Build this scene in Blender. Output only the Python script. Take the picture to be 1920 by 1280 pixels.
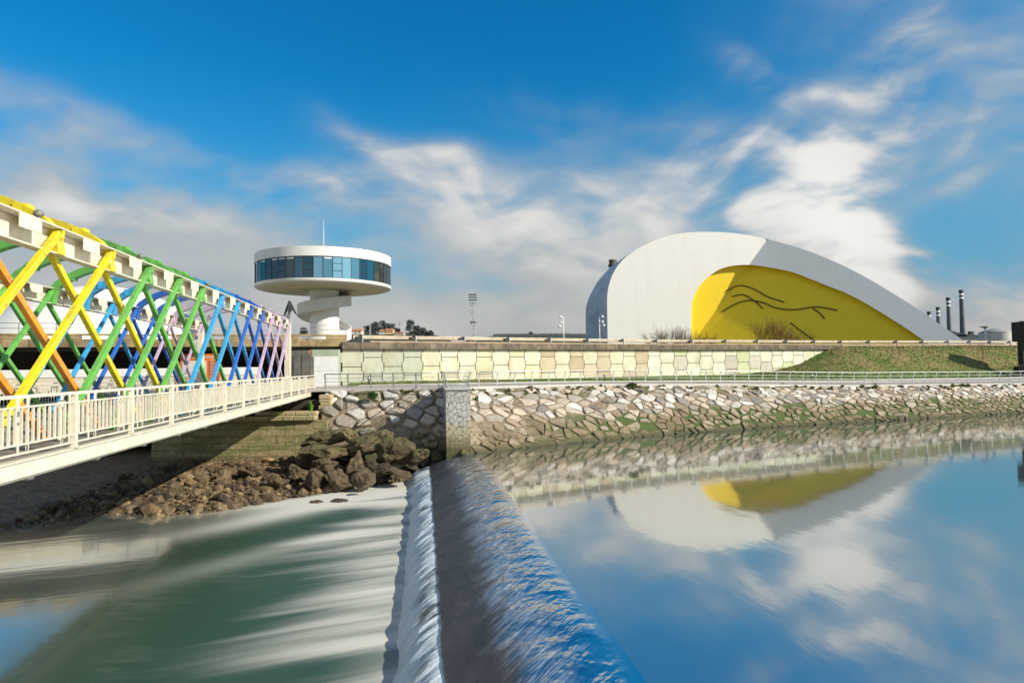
import bpy, bmesh, math, random
import numpy as np
from mathutils import Vector, noise as MN
random.seed(7)
S = bpy.context.scene
for o in list(bpy.data.objects): bpy.data.objects.remove(o)
R = math.radians
# ---------------------------------------------------------------- camera
F_PX = 1230.; EYE = 5.6; PITCH = math.atan(48/F_PX); ROLL = R(.8)
Fv = Vector((0, math.cos(PITCH), math.sin(PITCH))); U0 = Vector((0, -math.sin(PITCH), math.cos(PITCH))); R0 = Vector((1, 0, 0))
Rc = R0*math.cos(ROLL)-U0*math.sin(ROLL); Uc = R0*math.sin(ROLL)+U0*math.cos(ROLL)
CAM = Vector((0, 0, EYE))
cd = bpy.data.cameras.new('camera'); cam = bpy.data.objects.new('camera', cd); S.collection.objects.link(cam)
from mathutils import Matrix
Mx = Matrix((Rc, Uc, -Fv)).transposed().to_4x4(); Mx.translation = CAM
cam.matrix_world = Mx
cd.sensor_width = 36; cd.lens = F_PX/1920*36; cd.clip_end = 12000; cd.clip_start = .05
S.camera = cam
def ray(x, y): return Fv+Rc*((x-960)/F_PX)+Uc*((640-y)/F_PX)
def PY(x, y, Y): d = ray(x, y); return CAM+d*(Y/d.y)           # a point of the place seen at (x, y), Y metres ahead
def PZ(x, y, z): d = ray(x, y); return CAM+d*((z-EYE)/d.z)
# ---------------------------------------------------------------- light
SUN_EL = R(29); SUN_H = Vector((.93, -.37)).normalized()
SUN = Vector((SUN_H.x*math.cos(SUN_EL), SUN_H.y*math.cos(SUN_EL), math.sin(SUN_EL)))
sl = bpy.data.lights.new('sun', 'SUN'); sl.energy = 4.6; sl.angle = R(.5); sl.color = (1, .93, .80)
so = bpy.data.objects.new('sun', sl); S.collection.objects.link(so); so.rotation_euler = SUN.to_track_quat('Z', 'Y').to_euler()
S.view_settings.view_transform = 'Standard'; S.view_settings.look = 'None'; S.view_settings.exposure = 0.42; S.view_settings.gamma = 1
# ---------------------------------------------------------------- node helper
class G:
    def __init__(s, nt): s.nt = nt; s.L = nt.links
    def n(s, t, **k):
        x = s.nt.nodes.new(t)
        for a, b in k.items(): setattr(x, a, b)
        return x
    def put(s, sock, v):
        if v is None: return
        if isinstance(v, bpy.types.NodeSocket): s.L.new(v, sock)
        elif isinstance(v, (tuple, list)) and sock.type == 'RGBA' and len(v) == 3: sock.default_value = (*v, 1)
        else: sock.default_value = v
    def m(s, op, a, b=None, c=None, clamp=False):
        x = s.n('ShaderNodeMath', operation=op, use_clamp=clamp)
        for i, v in enumerate((a, b, c)): s.put(x.inputs[i], v)
        return x.outputs[0]
    def vm(s, op, a, b=None, out=0):
        x = s.n('ShaderNodeVectorMath', operation=op); s.put(x.inputs[0], a)
        if b is not None: s.put(x.inputs[3 if op == 'SCALE' else 1], b)
        return x.outputs[out]
    def mix(s, f, a, b, bt='MIX'):
        x = s.n('ShaderNodeMix', data_type='RGBA', blend_type=bt, clamp_factor=True)
        s.put(x.inputs[0], f); s.put(x.inputs[6], a); s.put(x.inputs[7], b); return x.outputs[2]
    def mp(s, v, loc=(0, 0, 0), rot=(0, 0, 0), sc=(1, 1, 1), t='POINT'):
        x = s.n('ShaderNodeMapping', vector_type=t); s.put(x.inputs[0], v); x.inputs[1].default_value = loc; x.inputs[2].default_value = rot; x.inputs[3].default_value = sc
        return x.outputs[0]
    def noise(s, v, sc=5, det=4, ro=.55, dist=0, out=0):
        x = s.n('ShaderNodeTexNoise'); s.put(x.inputs['Vector'], v); x.inputs['Scale'].default_value = sc; x.inputs['Detail'].default_value = det
        x.inputs['Roughness'].default_value = ro; x.inputs['Distortion'].default_value = dist; return x.outputs[out]
    def vor(s, v, sc=5, feat='F1', out='Distance'):
        x = s.n('ShaderNodeTexVoronoi', feature=feat); s.put(x.inputs['Vector'], v); x.inputs['Scale'].default_value = sc; return x.outputs[out]
    def rng(s, v, a, b, c=0., d=1., smooth=True):
        x = s.n('ShaderNodeMapRange', interpolation_type='SMOOTHSTEP' if smooth else 'LINEAR'); s.put(x.inputs[0], v)
        for i, q in enumerate((a, b, c, d)): x.inputs[i+1].default_value = q
        return x.outputs[0]
    def pos(s): return s.n('ShaderNodeNewGeometry').outputs['Position']
    def sep(s, v): x = s.n('ShaderNodeSeparateXYZ'); s.put(x.inputs[0], v); return x.outputs
    def comb(s, a, b, c=0.): x = s.n('ShaderNodeCombineXYZ'); s.put(x.inputs[0], a); s.put(x.inputs[1], b); s.put(x.inputs[2], c); return x.outputs[0]
    def attr(s, nm, out='Color'): return s.n('ShaderNodeAttribute', attribute_name=nm).outputs[out]
    def uv(s): return s.n('ShaderNodeUVMap').outputs[0]
    def bump(s, h, st=.3, d=.1, nrm=None):
        x = s.n('ShaderNodeBump'); x.inputs['Strength'].default_value = st; x.inputs['Distance'].default_value = d; s.put(x.inputs['Height'], h)
        if nrm is not None: s.put(x.inputs['Normal'], nrm)
        return x.outputs[0]
# ---------------------------------------------------------------- sky
W = bpy.data.worlds.new('World'); S.world = W; W.use_nodes = True; nt = W.node_tree; nt.nodes.clear(); g = G(nt)
out = g.n('ShaderNodeOutputWorld'); bg = g.n('ShaderNodeBackground'); bg.inputs[1].default_value = .10
sky = g.n('ShaderNodeTexSky', sky_type='NISHITA'); sky.sun_disc = False; sky.sun_elevation = SUN_EL
sky.sun_rotation = math.atan2(SUN.x, SUN.y); sky.air_density = 1.2; sky.dust_density = .6; sky.ozone_density = 3.5; sky.altitude = 0
d = g.vm('NORMALIZE', g.n('ShaderNodeTexCoord').outputs['Generated']); dx, dy, dz = g.sep(d)
el = g.m('ABSOLUTE', dz)
hs = g.n('ShaderNodeHueSaturation'); hs.inputs['Saturation'].default_value = 1.35; hs.inputs['Value'].default_value = 1.; g.put(hs.inputs['Color'], sky.outputs[0])
base = g.mix(1., hs.outputs[0], (.10, .95, 1.04), 'MULTIPLY')
hzn = g.m('MULTIPLY', g.m('ADD', g.rng(el, .0, .42, 1., 0.), g.m('MULTIPLY', g.rng(g.m('DIVIDE', dx, g.m('MAXIMUM', dy, .1)), .2, .9), .35)), .9)
base = g.mix(g.m('MULTIPLY', hzn, .85), base, (1.15, 2.6, 4.0))
dyc = g.m('MAXIMUM', g.m('ABSOLUTE', dy), .07)
u = g.m('DIVIDE', dx, dyc); v = g.m('DIVIDE', dz, dyc)
uv0 = g.comb(u, v, g.m('MULTIPLY', g.m('LESS_THAN', dy, 0.), 7.))
wv = g.noise(uv0, 3.2, 2.5, .5, 0, 1); wv = g.vm('SCALE', g.vm('SUBTRACT', wv, (.5, .5, .5)), .15)
uvw = g.vm('ADD', uv0, wv)
def sky_uv(x, y): q = ray(x, y); return q.x/q.y, q.z/q.y
CL = [(40,330,400,70,10,.25),(260,400,330,36,3,.45),(0,185,330,46,20,.34),(1000,470,220,60,8,.5),(620,362,85,34,8,.78),
 (450,318,260,24,20,.30),(770,310,170,30,22,.62),(900,375,200,55,15,.85),(1060,420,160,66,12,.95),(1180,385,170,42,8,.7),(1300,348,66,32,0,.75),
 (1330,400,220,50,5,.5),(1430,312,90,46,5,1.),(1550,298,110,46,3,1.05),(1660,285,85,34,-18,.8),(1685,232,66,42,-40,.55),(1445,370,80,48,55,.8),
 (1510,440,150,50,34,1.),(1590,450,125,50,72,1.5),(1630,520,90,50,58,1.4),(1395,155,85,30,38,.40),(1560,175,120,32,-14,.40),(1710,100,150,44,-52,.34),
 (1840,235,120,20,-42,.30),(1800,338,75,18,-22,.34),(1860,120,330,300,0,.42),(1800,560,300,50,0,.4),(1130,270,220,60,20,.28),(1290,250,90,60,70,.2),(1690,480,60,10,-5,.4)]
dens = None
for (x, y, a, b, an, s_) in CL:
    cu, cv = sky_uv(x, y)
    mp = g.mp(uvw, (cu, cv, 0), (0, 0, -R(an)), (a*1.15/F_PX, b*1.15/F_PX, 1), 'TEXTURE')
    e = g.m('POWER', .26, g.vm('DOT_PRODUCT', mp, mp, 1))
    dens = g.m('MULTIPLY', e, s_) if dens is None else g.m('MULTIPLY_ADD', e, s_, dens)
dens = g.m('MULTIPLY', g.m('SUBTRACT', 1., g.m('POWER', .22, dens)), 1.45)
vp = sky_uv(1080, 560)                                    # wind drift: streaks radiate from one point of the horizon
rel = g.vm('SUBTRACT', uvw, (vp[0], vp[1], 0)); rx, ry, _ = g.sep(rel)
ang = g.m('ARCTAN2', ry, rx); rad = g.m('LOGARITHM', g.m('ADD', g.vm('LENGTH', rel, None, 1), .45), 2.718)
st = g.noise(g.comb(g.m('MULTIPLY', ang, 1.), g.m('MULTIPLY', rad, .7), 0.), 6., 4, .5)
st2 = g.noise(g.mp(uvw, rot=(0, 0, R(16)), sc=(1., 2.6, 1.)), 4.8, 3.5, .52)
st = g.m('ADD', g.m('MULTIPLY', g.m('SUBTRACT', st, .5), g.rng(g.vm('LENGTH', rel, None, 1), .12, .5)), .5)
tex = g.m('ADD', g.m('MULTIPLY', st, .60), g.m('MULTIPLY', st2, .60))
dd = g.m('MULTIPLY', dens, g.m('MAXIMUM', g.m('MULTIPLY_ADD', g.m('SUBTRACT', tex, .6), 4.6, .86), .06))
bu, bv, _ = g.sep(uvw); edge = g.m('ADD', g.rng(bu, -.75, -.15, .32, .20, False), g.rng(bu, .05, .75, 0., -.07, False))
edge = g.m('ADD', edge, g.m('MULTIPLY', g.m('SUBTRACT', st2, .5), .22))
bank = g.rng(g.m('SUBTRACT', bv, edge), -.16, .08, 1.5, 0.)
dd = g.m('ADD', dd, bank)
# unseen bright clouds behind and beside the viewer, added to whiten the fill light
sph = g.noise(g.vm('MULTIPLY', d, (1., 1., 2.5)), 3., 5, .55)
side = g.m('MULTIPLY', g.rng(sph, .30, .62), g.rng(dy, .35, -.1))
dd = g.m('ADD', dd, g.m('MULTIPLY', side, 1.1))
cov = g.rng(dd, -.05, 1.45)
thick = g.rng(g.m('SUBTRACT', dd, g.m('MULTIPLY', bank, .75)), .5, 1.7)
ccol = g.mix(thick, (3.3, 3.6, 3.8), (5.9, 5.8, 5.55))
ccol = g.mix(g.rng(v, .26, .02, 0., .9), ccol, g.mix(g.rng(st2, .35, .65), (3.35, 3.3, 3.2), (4.4, 4.25, 4.0)))
pl = None                                                # the steam cloud stays bright down to the horizon
cu, cv = sky_uv(1560, 430); mp = g.mp(uvw, (cu, cv, 0), (0, 0, -R(60)), (230/F_PX, 130/F_PX, 1), 'TEXTURE')
ccol = g.mix(g.m('MULTIPLY', g.m('POWER', .42, g.vm('DOT_PRODUCT', mp, mp, 1)), g.m('MULTIPLY', thick, .95)), ccol, (6.9, 6.8, 6.5))
fin = g.mix(g.m('MULTIPLY', cov, .96), base, ccol)
g.put(bg.inputs[0], fin); nt.links.new(bg.outputs[0], out.inputs[0])
W.cycles.sampling_method = 'MANUAL'; W.cycles.sample_map_resolution = 512
S.render.engine = 'CYCLES'
S.cycles.max_bounces = 6; S.cycles.glossy_bounces = 3; S.cycles.transmission_bounces = 2; S.cycles.sample_clamp_indirect = 6
# ---------------------------------------------------------------- materials
MATS = {}
def newmat(name):
    m = bpy.data.materials.new(name); m.use_nodes = True; nt = m.node_tree; nt.nodes.clear(); g = G(nt)
    o = g.n('ShaderNodeOutputMaterial'); b = g.n('ShaderNodeBsdfPrincipled'); nt.links.new(b.outputs[0], o.inputs[0]); MATS[name] = m
    return m, g, b
def mat(name, c1, c2=None, sc=2., rough=.7, bump=0., bsc=None, attr=None, metal=0., stain=None, ior=1.5, det=5, stretch=(1, 1, 1), lo=.35, hi=.68, bd=.05):
    m, g, b = newmat(name); p = g.mp(g.pos(), sc=stretch); n = g.noise(p, sc, det, .6)
    col = g.mix(g.rng(n, lo, hi), c1, c2 or c1)
    if attr: col = g.mix(1., g.attr(attr), col, 'MULTIPLY')
    if stain:
        n2 = g.noise(g.mp(g.pos(), sc=stain[2]), stain[1], 5, .65); col = g.mix(g.m('MULTIPLY', g.rng(n2, .5, .72), stain[3]), col, stain[0])
    g.put(b.inputs['Base Color'], col); b.inputs['Roughness'].default_value = rough; b.inputs['Metallic'].default_value = metal; b.inputs['IOR'].default_value = ior
    if bump: g.put(b.inputs['Normal'], g.bump(g.noise(g.pos(), bsc or sc*4, 6, .65), bump, bd))
    return m
# ---------------------------------------------------------------- mesh helper
def tag(o, label=None, cat=None, group=None, kind=None):
    if label: o['label'] = label
    if cat: o['category'] = cat
    if group: o['group'] = group
    if kind: o['kind'] = kind
    return o
def empty(name, loc, label, cat, group=None):
    o = bpy.data.objects.new(name, None); S.collection.objects.link(o); o.location = loc; o.empty_display_size = .3
    return tag(o, label, cat, group)
def wloc(o):
    v = Vector((0, 0, 0))
    while o: v += o.location; o = o.parent
    return v
class MB:
    def __init__(s): s.v = []; s.f = []; s.mi = []; s.c = []; s.k = 0; s.col = (1, 1, 1); s.sm = []; s.uv = None
    def add(s, vs, fs, smooth=False, cols=None):
        b = len(s.v); s.v += [tuple(q) for q in vs]; s.f += [tuple(b+i for i in f) for f in fs]; s.mi += [s.k]*len(fs); s.sm += [smooth]*len(fs)
        s.c += (cols if cols else [s.col]*len(vs)); return s
    def hexa(s, p): # 8 points: bottom ring 0-3, top ring 4-7
        return s.add(p, [(3, 2, 1, 0), (4, 5, 6, 7), (0, 1, 5, 4), (1, 2, 6, 5), (2, 3, 7, 6), (3, 0, 4, 7)])
    def box(s, c, d, ax=None, ay=None):
        c = Vector(c); ax = Vector(ax).normalized() if ax is not None else Vector((1, 0, 0)); ay = Vector(ay) if ay is not None else Vector((0, 0, 1)).cross(ax).normalized()
        az = ax.cross(ay).normalized(); X, Y, Z = ax*d[0]/2, ay*d[1]/2, az*d[2]/2
        return s.hexa([c-X-Y-Z, c+X-Y-Z, c+X+Y-Z, c-X+Y-Z, c-X-Y+Z, c+X-Y+Z, c+X+Y+Z, c-X+Y+Z])
    def beam(s, a, b, w, h, up=(0, 0, 1)):
        a, b = Vector(a), Vector(b); d = (b-a); L = d.length
        if L < 1e-6: return s
        d.normalize(); u = Vector(up); side = d.cross(u)
        if side.length < 1e-3: side = d.cross(Vector((1, 0, 0)))
        side.normalize(); u = side.cross(d); return s.box((a+b)/2, (L, w, h), d, side)
    def tube(s, pts, r, n=8, cap=True, smooth=True):
        pts = [Vector(p) for p in pts]; rs = r if isinstance(r, (list, tuple)) else [r]*len(pts); vs = []; fs = []
        ref = Vector((0, 0, 1)) if abs((pts[-1]-pts[0]).normalized().z) < .9 else Vector((1, 0, 0))
        for i, p in enumerate(pts):
            t = (pts[min(i+1, len(pts)-1)]-pts[max(i-1, 0)]).normalized(); a = t.cross(ref).normalized(); b = t.cross(a)
            for k in range(n): q = 2*math.pi*k/n; vs.append(p+(a*math.cos(q)+b*math.sin(q))*rs[i])
        for i in range(len(pts)-1):
            for k in range(n): fs.append((i*n+k, i*n+(k+1) % n, (i+1)*n+(k+1) % n, (i+1)*n+k))
        s.add(vs, fs, smooth)
        if cap:
            b0 = len(s.v)-len(vs); s.f += [tuple(b0+k for k in range(n))[::-1], tuple(b0+(len(pts)-1)*n+k for k in range(n))]; s.mi += [s.k]*2; s.sm += [False]*2
        return s
    def lathe(s, c, prof, n=32, smooth=True, a0=0, a1=2*math.pi):
        c = Vector(c); full = abs(a1-a0-2*math.pi) < 1e-6; m = n if full else n+1; vs = []; fs = []
        for (r, z) in prof:
            for k in range(m): q = a0+(a1-a0)*k/n; vs.append(c+Vector((r*math.cos(q), r*math.sin(q), z)))
        for i in range(len(prof)-1):
            for k in range(n): k2 = (k+1) % m; fs.append((i*m+k, i*m+k2, (i+1)*m+k2, (i+1)*m+k))
        return s.add(vs, fs, smooth)
    def sweep(s, pts, prof, closed=False):   # vertical-plane profile [(side, up)] swept along a line in plan
        pts = [Vector(p) for p in pts]; vs = []; fs = []; m = len(prof)
        for i, p in enumerate(pts):
            t = (pts[min(i+1, len(pts)-1)]-pts[max(i-1, 0)]); t.z = 0; t.normalize(); sd = Vector((t.y, -t.x, 0))
            vs += [p+sd*a+Vector((0, 0, b)) for a, b in prof]
        mm = m if closed else m-1
        for i in range(len(pts)-1):
            for k in range(mm): k2 = (k+1) % m; fs.append((i*m+k, (i+1)*m+k, (i+1)*m+k2, i*m+k2))
        s.add(vs, fs)
        if closed:
            b0 = len(s.v)-len(vs); s.f += [tuple(b0+k for k in range(m)), tuple(b0+(len(pts)-1)*m+k for k in range(m))[::-1]]; s.mi += [s.k]*2; s.sm += [False]*2
        return s
    def grid(s, nx, ny, fn, smooth=True, cols=None):
        vs = [fn(i/(nx-1), j/(ny-1)) for j in range(ny) for i in range(nx)]
        fs = [(j*nx+i, j*nx+i+1, (j+1)*nx+i+1, (j+1)*nx+i) for j in range(ny-1) for i in range(nx-1)]
        return s.add(vs, fs, smooth, cols)
    def build(s, name, m, parent=None, loc=None, bevel=0., label=None):
        off = wloc(parent) if parent else Vector(loc or (0, 0, 0)); me = bpy.data.meshes.new(name)
        me.from_pydata([(a-off.x, b-off.y, c-off.z) for a, b, c in s.v], [], s.f)
        for q in (m if isinstance(m, (list, tuple)) else [m]): me.materials.append(MATS[q] if isinstance(q, str) else q)
        me.polygons.foreach_set('material_index', s.mi); me.polygons.foreach_set('use_smooth', s.sm)
        ca = me.color_attributes.new('Col', 'FLOAT_COLOR', 'POINT'); ca.data.foreach_set('color', [q for c in s.c for q in (*c, 1)])
        if s.uv:
            ul = me.uv_layers.new(name='UVMap'); li = np.empty(len(me.loops), dtype=np.int32); me.loops.foreach_get('vertex_index', li)
            ul.data.foreach_set('uv', np.array(s.uv, dtype=np.float32)[li].ravel())
        me.validate(); me.update()
        o = bpy.data.objects.new(name, me); S.collection.objects.link(o)
        if parent: o.parent = parent
        else: o.location = off
        if bevel: b = o.modifiers.new('bevel', 'BEVEL'); b.width = bevel; b.segments = 1; b.limit_method = 'ANGLE'
        if label: o['label'] = label
        return o
def copytree(o, parent=None):
    c = o.copy(); S.collection.objects.link(c); c.parent = parent
    for ch in o.children: copytree(ch, c)
    return c
def interp(tab, x):
    xs = [t[0] for t in tab]; return float(np.interp(x, xs, [t[1] for t in tab]))
def lerp(a, b, t): return a+(b-a)*t
#@@SETTING
# ================================================================ materials
mat('concrete_cap', (.20, .16, .12), (.11, .09, .07), 1.5, .9, .3, 12, 'Col', stain=((.05, .045, .035), 2., (1, 1, .3), .6))
mat('wall_panel', (1, 1, 1), (.90, .88, .80), 1.2, .85, .12, 14, 'Col', stain=((.34, .22, .12), 1.1, (1, 1, .35), .30))
mat('joint_dark', (.03, .026, .02), rough=.95)
mat('viaduct_concrete', (.36, .28, .16), (.20, .15, .085), 1.1, .9, .25, 10, 'Col', stain=((.10, .07, .035), 1.6, (1, 1, .3), .6))
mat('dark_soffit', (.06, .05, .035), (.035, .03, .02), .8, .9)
mat('cream_paint', (.70, .65, .53), (.62, .56, .44), 3, .5, .05, 20, stain=((.30, .20, .10), 6., (1, 1, .35), .34))
mat('cream_wall', (.62, .56, .44), (.55, .49, .38), 1, .8, stain=((.25, .2, .14), 2., (1, 1, .4), .3))
mat('white_paint', (.72, .71, .68), (.66, .65, .62), 2, .7, stain=((.4, .38, .33), 3., (1, 1, .3), .25))
mat('abut_green', (.36, .40, .30), (.30, .34, .25), 1, .85)
mat('pavement', (.40, .35, .30), (.30, .26, .22), 1.2, .9, .2, 20, stain=((.17, .14, .12), .5, (1, 1, 1), .5))
mat('kerb', (.55, .52, .47), (.45, .42, .38), 3, .9)
mat('asphalt', (.055, .053, .05), (.04, .04, .038), 3, .9)
mat('soil', (.16, .13, .075), (.10, .085, .05), .2, .95, .3, 2)
mat('galvanised', (.42, .43, .43), (.30, .31, .32), 6, .42, metal=.6)
mat('rail_steel', (.36, .36, .37), (.26, .26, .27), 5, .45, metal=.5)
mat('guard_steel', (.55, .47, .35), (.42, .35, .26), 1.5, .55, metal=.2, stain=((.25, .15, .08), 2., (1, 1, 1), .35))
mat('black_steel', (.012, .014, .014), rough=.6)
mat('barrier', (.50, .37, .23), (.36, .27, .17), 1., .9, stretch=(1, 1, 3))
mat('green_leaf', (.10, .20, .03), (.04, .10, .015), 6, .6, attr='Col')
mat('weed', (.14, .15, .04), (.07, .09, .025), 3, .8, attr='Col')
mat('bark', (.16, .11, .07), (.08, .055, .035), 8, .9, attr='Col')
mat('door_metal', (.26, .24, .19), (.18, .165, .13), 2, .45, .05, 8, metal=.4, stain=((.45, .44, .40), 3., (1, 1, .8), .35))
mat('orange_sign', (.85, .20, .025), rough=.5)
mat('sign_white', (.8, .78, .72), rough=.5)
mat('sign_red', (.55, .10, .02), rough=.5)
mat('sign_grey', (.45, .47, .48), rough=.5)
mat('dome_white', (.78, .76, .69), (.75, .73, .66), .3, .6, stain=((.55, .53, .48), .25, (1, 1, .12), .16))
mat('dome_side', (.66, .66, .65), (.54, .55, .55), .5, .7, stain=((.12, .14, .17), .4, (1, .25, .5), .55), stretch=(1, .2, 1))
mat('dome_yellow', (.90, .63, .002), (.86, .60, .002), .4, .5)
mat('ink', (.015, .014, .01), rough=.7)
mat('rust_door', (.28, .07, .03), (.2, .045, .02), 1, .7)
mat('tower_white', (.78, .77, .72), (.74, .72, .67), .8, .55, stain=((.55, .53, .47), 1.2, (1, 1, .3), .12))
mat('tower_soffit', (.72, .67, .52), (.66, .61, .46), .5, .7)
mat('window_frame', (.02, .025, .03), rough=.4)
mat('core_grey', (.34, .35, .33), (.30, .31, .29), 1, .7)
mat('corten', (.035, .028, .018), (.02, .016, .01), 2, .8)
mat('stack', (.14, .155, .16), (.10, .115, .12), .1, .9, attr='Col')
mat('plant_dark', (.075, .085, .085), (.05, .058, .06), .1, .9, attr='Col')
mat('tank', (.62, .60, .54), (.5, .49, .45), .1, .7, attr='Col')
mat('hill', (.055, .06, .035), (.04, .045, .03), .05, .95)
mat('far_leaf', (.12, .14, .125), (.075, .09, .085), .3, .9, attr='Col')  # leaf colour lifted and cooled to paint in distance haze
mat('far_trunk', (.06, .05, .04), rough=.9)
mat('roof_tile', (.55, .22, .10), (.42, .16, .08), .5, .9)
mat('house_wall', (.7, .66, .58), rough=.9, attr='Col')
mat('house_window', (.05, .06, .07), rough=.3)
mat('mast_steel', (.30, .31, .31), (.45, .45, .44), 1, .6)
mat('pole_white', (.78, .78, .76), rough=.4)
PAL = dict(red=(.62, .03, .02), orange=(.80, .30, .03), yellow=(.74, .60, .01), green=(.13, .42, .07), lightblue=(.04, .33, .62), blue=(.02, .12, .50), lilac=(.50, .38, .50))
for k_, c_ in PAL.items():
    m, g, b = newmat('paint_'+k_); n = g.noise(g.pos(), 3, 5, .6)
    g.put(b.inputs['Base Color'], g.mix(g.rng(n, .4, .75), c_, tuple(x*.6+.03 for x in c_))); b.inputs['Roughness'].default_value = .38
    b.inputs['Coat Weight'].default_value = .15
# timber deck
m, g, b = newmat('deck_board'); p = g.pos(); n = g.noise(g.mp(p, sc=(1, 6, 1)), 3, 5)
g.put(b.inputs['Base Color'], g.mix(n, (.36, .31, .24), (.22, .18, .13))); b.inputs['Roughness'].default_value = .8
# riprap: stones carry their own colour, the lower band is weed and silt
def band(g, p, lo, hi, nz=.5):
    z = g.m('ADD', g.sep(p)[2], g.m('MULTIPLY', g.m('SUBTRACT', g.noise(p, .7, 4), .5), nz*2)); return g.rng(z, lo, hi)
m, g, b = newmat('bank_stone'); p = g.pos(); n = g.noise(p, 5, 6, .7)
c = g.mix(1., g.attr('Col'), g.mix(g.rng(n, .35, .7), (1.1, 1.08, 1.04), (.62, .57, .50)), 'MULTIPLY')
c = g.mix(g.m('MULTIPLY', g.m('SUBTRACT', 1., band(g, p, .2, 2.2, .5)), .72), c, (.165, .12, .065))
c = g.mix(g.m('MULTIPLY', g.m('SUBTRACT', 1., band(g, p, .05, .5, .2)), .85), c, (.045, .045, .018))
c = g.mix(g.m('MULTIPLY', g.rng(g.noise(p, 1.7, 5, .7), .52, .62), g.m('SUBTRACT', 1., band(g, p, .9, 1.7, .5))), c, (.07, .085, .018))
g.put(b.inputs['Base Color'], c); b.inputs['Roughness'].default_value = .88; g.put(b.inputs['Normal'], g.bump(g.noise(p, 9, 8, .7), .55, .08))
m, g, b = newmat('bank_mortar'); p = g.pos(); n = g.noise(p, 2.2, 6, .7)
c = g.mix(g.rng(n, .35, .65), (.32, .245, .165), (.17, .125, .08))
up = band(g, p, 2.6, 3.6, .5); c = g.mix(g.m('MULTIPLY', g.m('MULTIPLY', up, g.rng(g.noise(p, .8, 4), .42, .55)), .75), c, (.075, .095, .022))
gx = g.rng(g.sep(p)[0], -1., 8.)
ms = g.m('MULTIPLY', g.m('SUBTRACT', 1., band(g, p, 1.6, 2.1, .4)), band(g, p, .15, .4, .25))
c = g.mix(g.m('MULTIPLY', g.m('MULTIPLY', ms, g.rng(g.noise(p, 1.1, 4), .15, .36)), g.m('MULTIPLY_ADD', gx, .85, .1)), c, (.055, .095, .014))
c = g.mix(g.m('MULTIPLY', g.m('SUBTRACT', 1., band(g, p, .2, .7, .25)), .8), c, (.07, .07, .02))
c = g.mix(g.m('SUBTRACT', 1., band(g, p, -.05, .12, .08)), c, (.02, .022, .01))
g.put(b.inputs['Base Color'], c); b.inputs['Roughness'].default_value = .9; g.put(b.inputs['Normal'], g.bump(g.noise(p, 6, 8, .75), .8, .15))
# boulders with moss above and shells below
m, g, b = newmat('boulder_rock'); p = g.pos(); n = g.noise(p, 3, 7, .7); nn = g.n('ShaderNodeNewGeometry').outputs['Normal']
c = g.mix(g.rng(n, .35, .65), (.19, .135, .075), (.07, .05, .028)); c = g.mix(1., c, g.attr('Col'), 'MULTIPLY')
sh = g.rng(g.vor(p, 9.), .12, .42); sh2 = g.m('MULTIPLY', g.m('SUBTRACT', 1., sh), g.m('SUBTRACT', 1., g.rng(g.sep(p)[2], -.9, -.1)))
c = g.mix(g.m('MULTIPLY', sh2, .6), c, (.42, .34, .20))
mo = g.m('MULTIPLY', g.rng(g.sep(nn)[2], .0, .6), g.rng(g.noise(p, 1.6, 5, .6), .36, .52)); mo = g.m('MULTIPLY', mo, g.m('MULTIPLY', g.rng(g.sep(p)[2], -.4, .5), g.attr('Col', 'Alpha')))
c = g.mix(g.m('MULTIPLY', mo, .7), c, (.12, .12, .03))
g.put(b.inputs['Base Color'], c); b.inputs['Roughness'].default_value = .75; g.put(b.inputs['Normal'], g.bump(g.m('ADD', g.noise(p, 7, 8, .7), g.m('MULTIPLY', sh, .5)), .9, .14))
m, g, b = newmat('mud'); p = g.pos(); n = g.noise(p, 2.2, 7, .7); sh = g.vor(p, 6.5); shr = g.rng(sh, .1, .5)
c = g.mix(g.rng(n, .35, .62), (.27, .18, .095), (.12, .08, .045)); c = g.mix(g.m('MULTIPLY', g.m('SUBTRACT', 1., shr), g.rng(g.noise(p, 1.3, 4), .42, .56)), c, (.44, .36, .21))
g.put(b.inputs['Base Color'], c); b.inputs['Roughness'].default_value = .6; g.put(b.inputs['Normal'], g.bump(g.m('ADD', n, g.m('MULTIPLY', shr, -.5)), 1., .16))
# river-wall masonry under the footbridge
m, g, b = newmat('river_masonry'); p = g.pos(); br = g.n('ShaderNodeTexBrick'); x3 = g.sep(p)
wob = g.m('MULTIPLY', g.m('SUBTRACT', g.noise(p, 1.5, 3), .5), .15)
g.put(br.inputs['Vector'], g.comb(g.m('ADD', x3[0], x3[1]), g.m('ADD', x3[2], wob), 0.)); br.inputs['Scale'].default_value = 1; br.inputs['Brick Width'].default_value = 1.3; br.inputs['Row Height'].default_value = .48; br.inputs['Mortar Size'].default_value = .02
br.inputs['Color1'].default_value = (.36, .30, .14, 1); br.inputs['Color2'].default_value = (.25, .21, .10, 1); br.inputs['Mortar'].default_value = (.05, .04, .02, 1); br.inputs['Mortar Smooth'].default_value = .6
c = g.mix(g.rng(g.noise(p, 2.4, 6, .7), .4, .7), br.outputs[0], (.42, .36, .19)); c = g.mix(g.m('MULTIPLY', g.rng(g.noise(g.mp(p, sc=(.4, .4, 2.2)), 1.2, 5), .45, .62), .7), c, (.15, .18, .05))
c = g.mix(g.rng(x3[2], 1.7, 2.6), c, g.mix(g.noise(p, 3), (.60, .50, .28), (.38, .31, .16)))
c = g.mix(g.m('SUBTRACT', 1., g.rng(x3[2], -1., -.3)), c, (.07, .05, .03))
g.put(b.inputs['Base Color'], c); b.inputs['Roughness'].default_value = .9; g.put(b.inputs['Normal'], g.bump(g.m('ADD', g.noise(p, 5, 8, .75), g.m('MULTIPLY', br.outputs['Fac'], -1.)), .9, .12))
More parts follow.
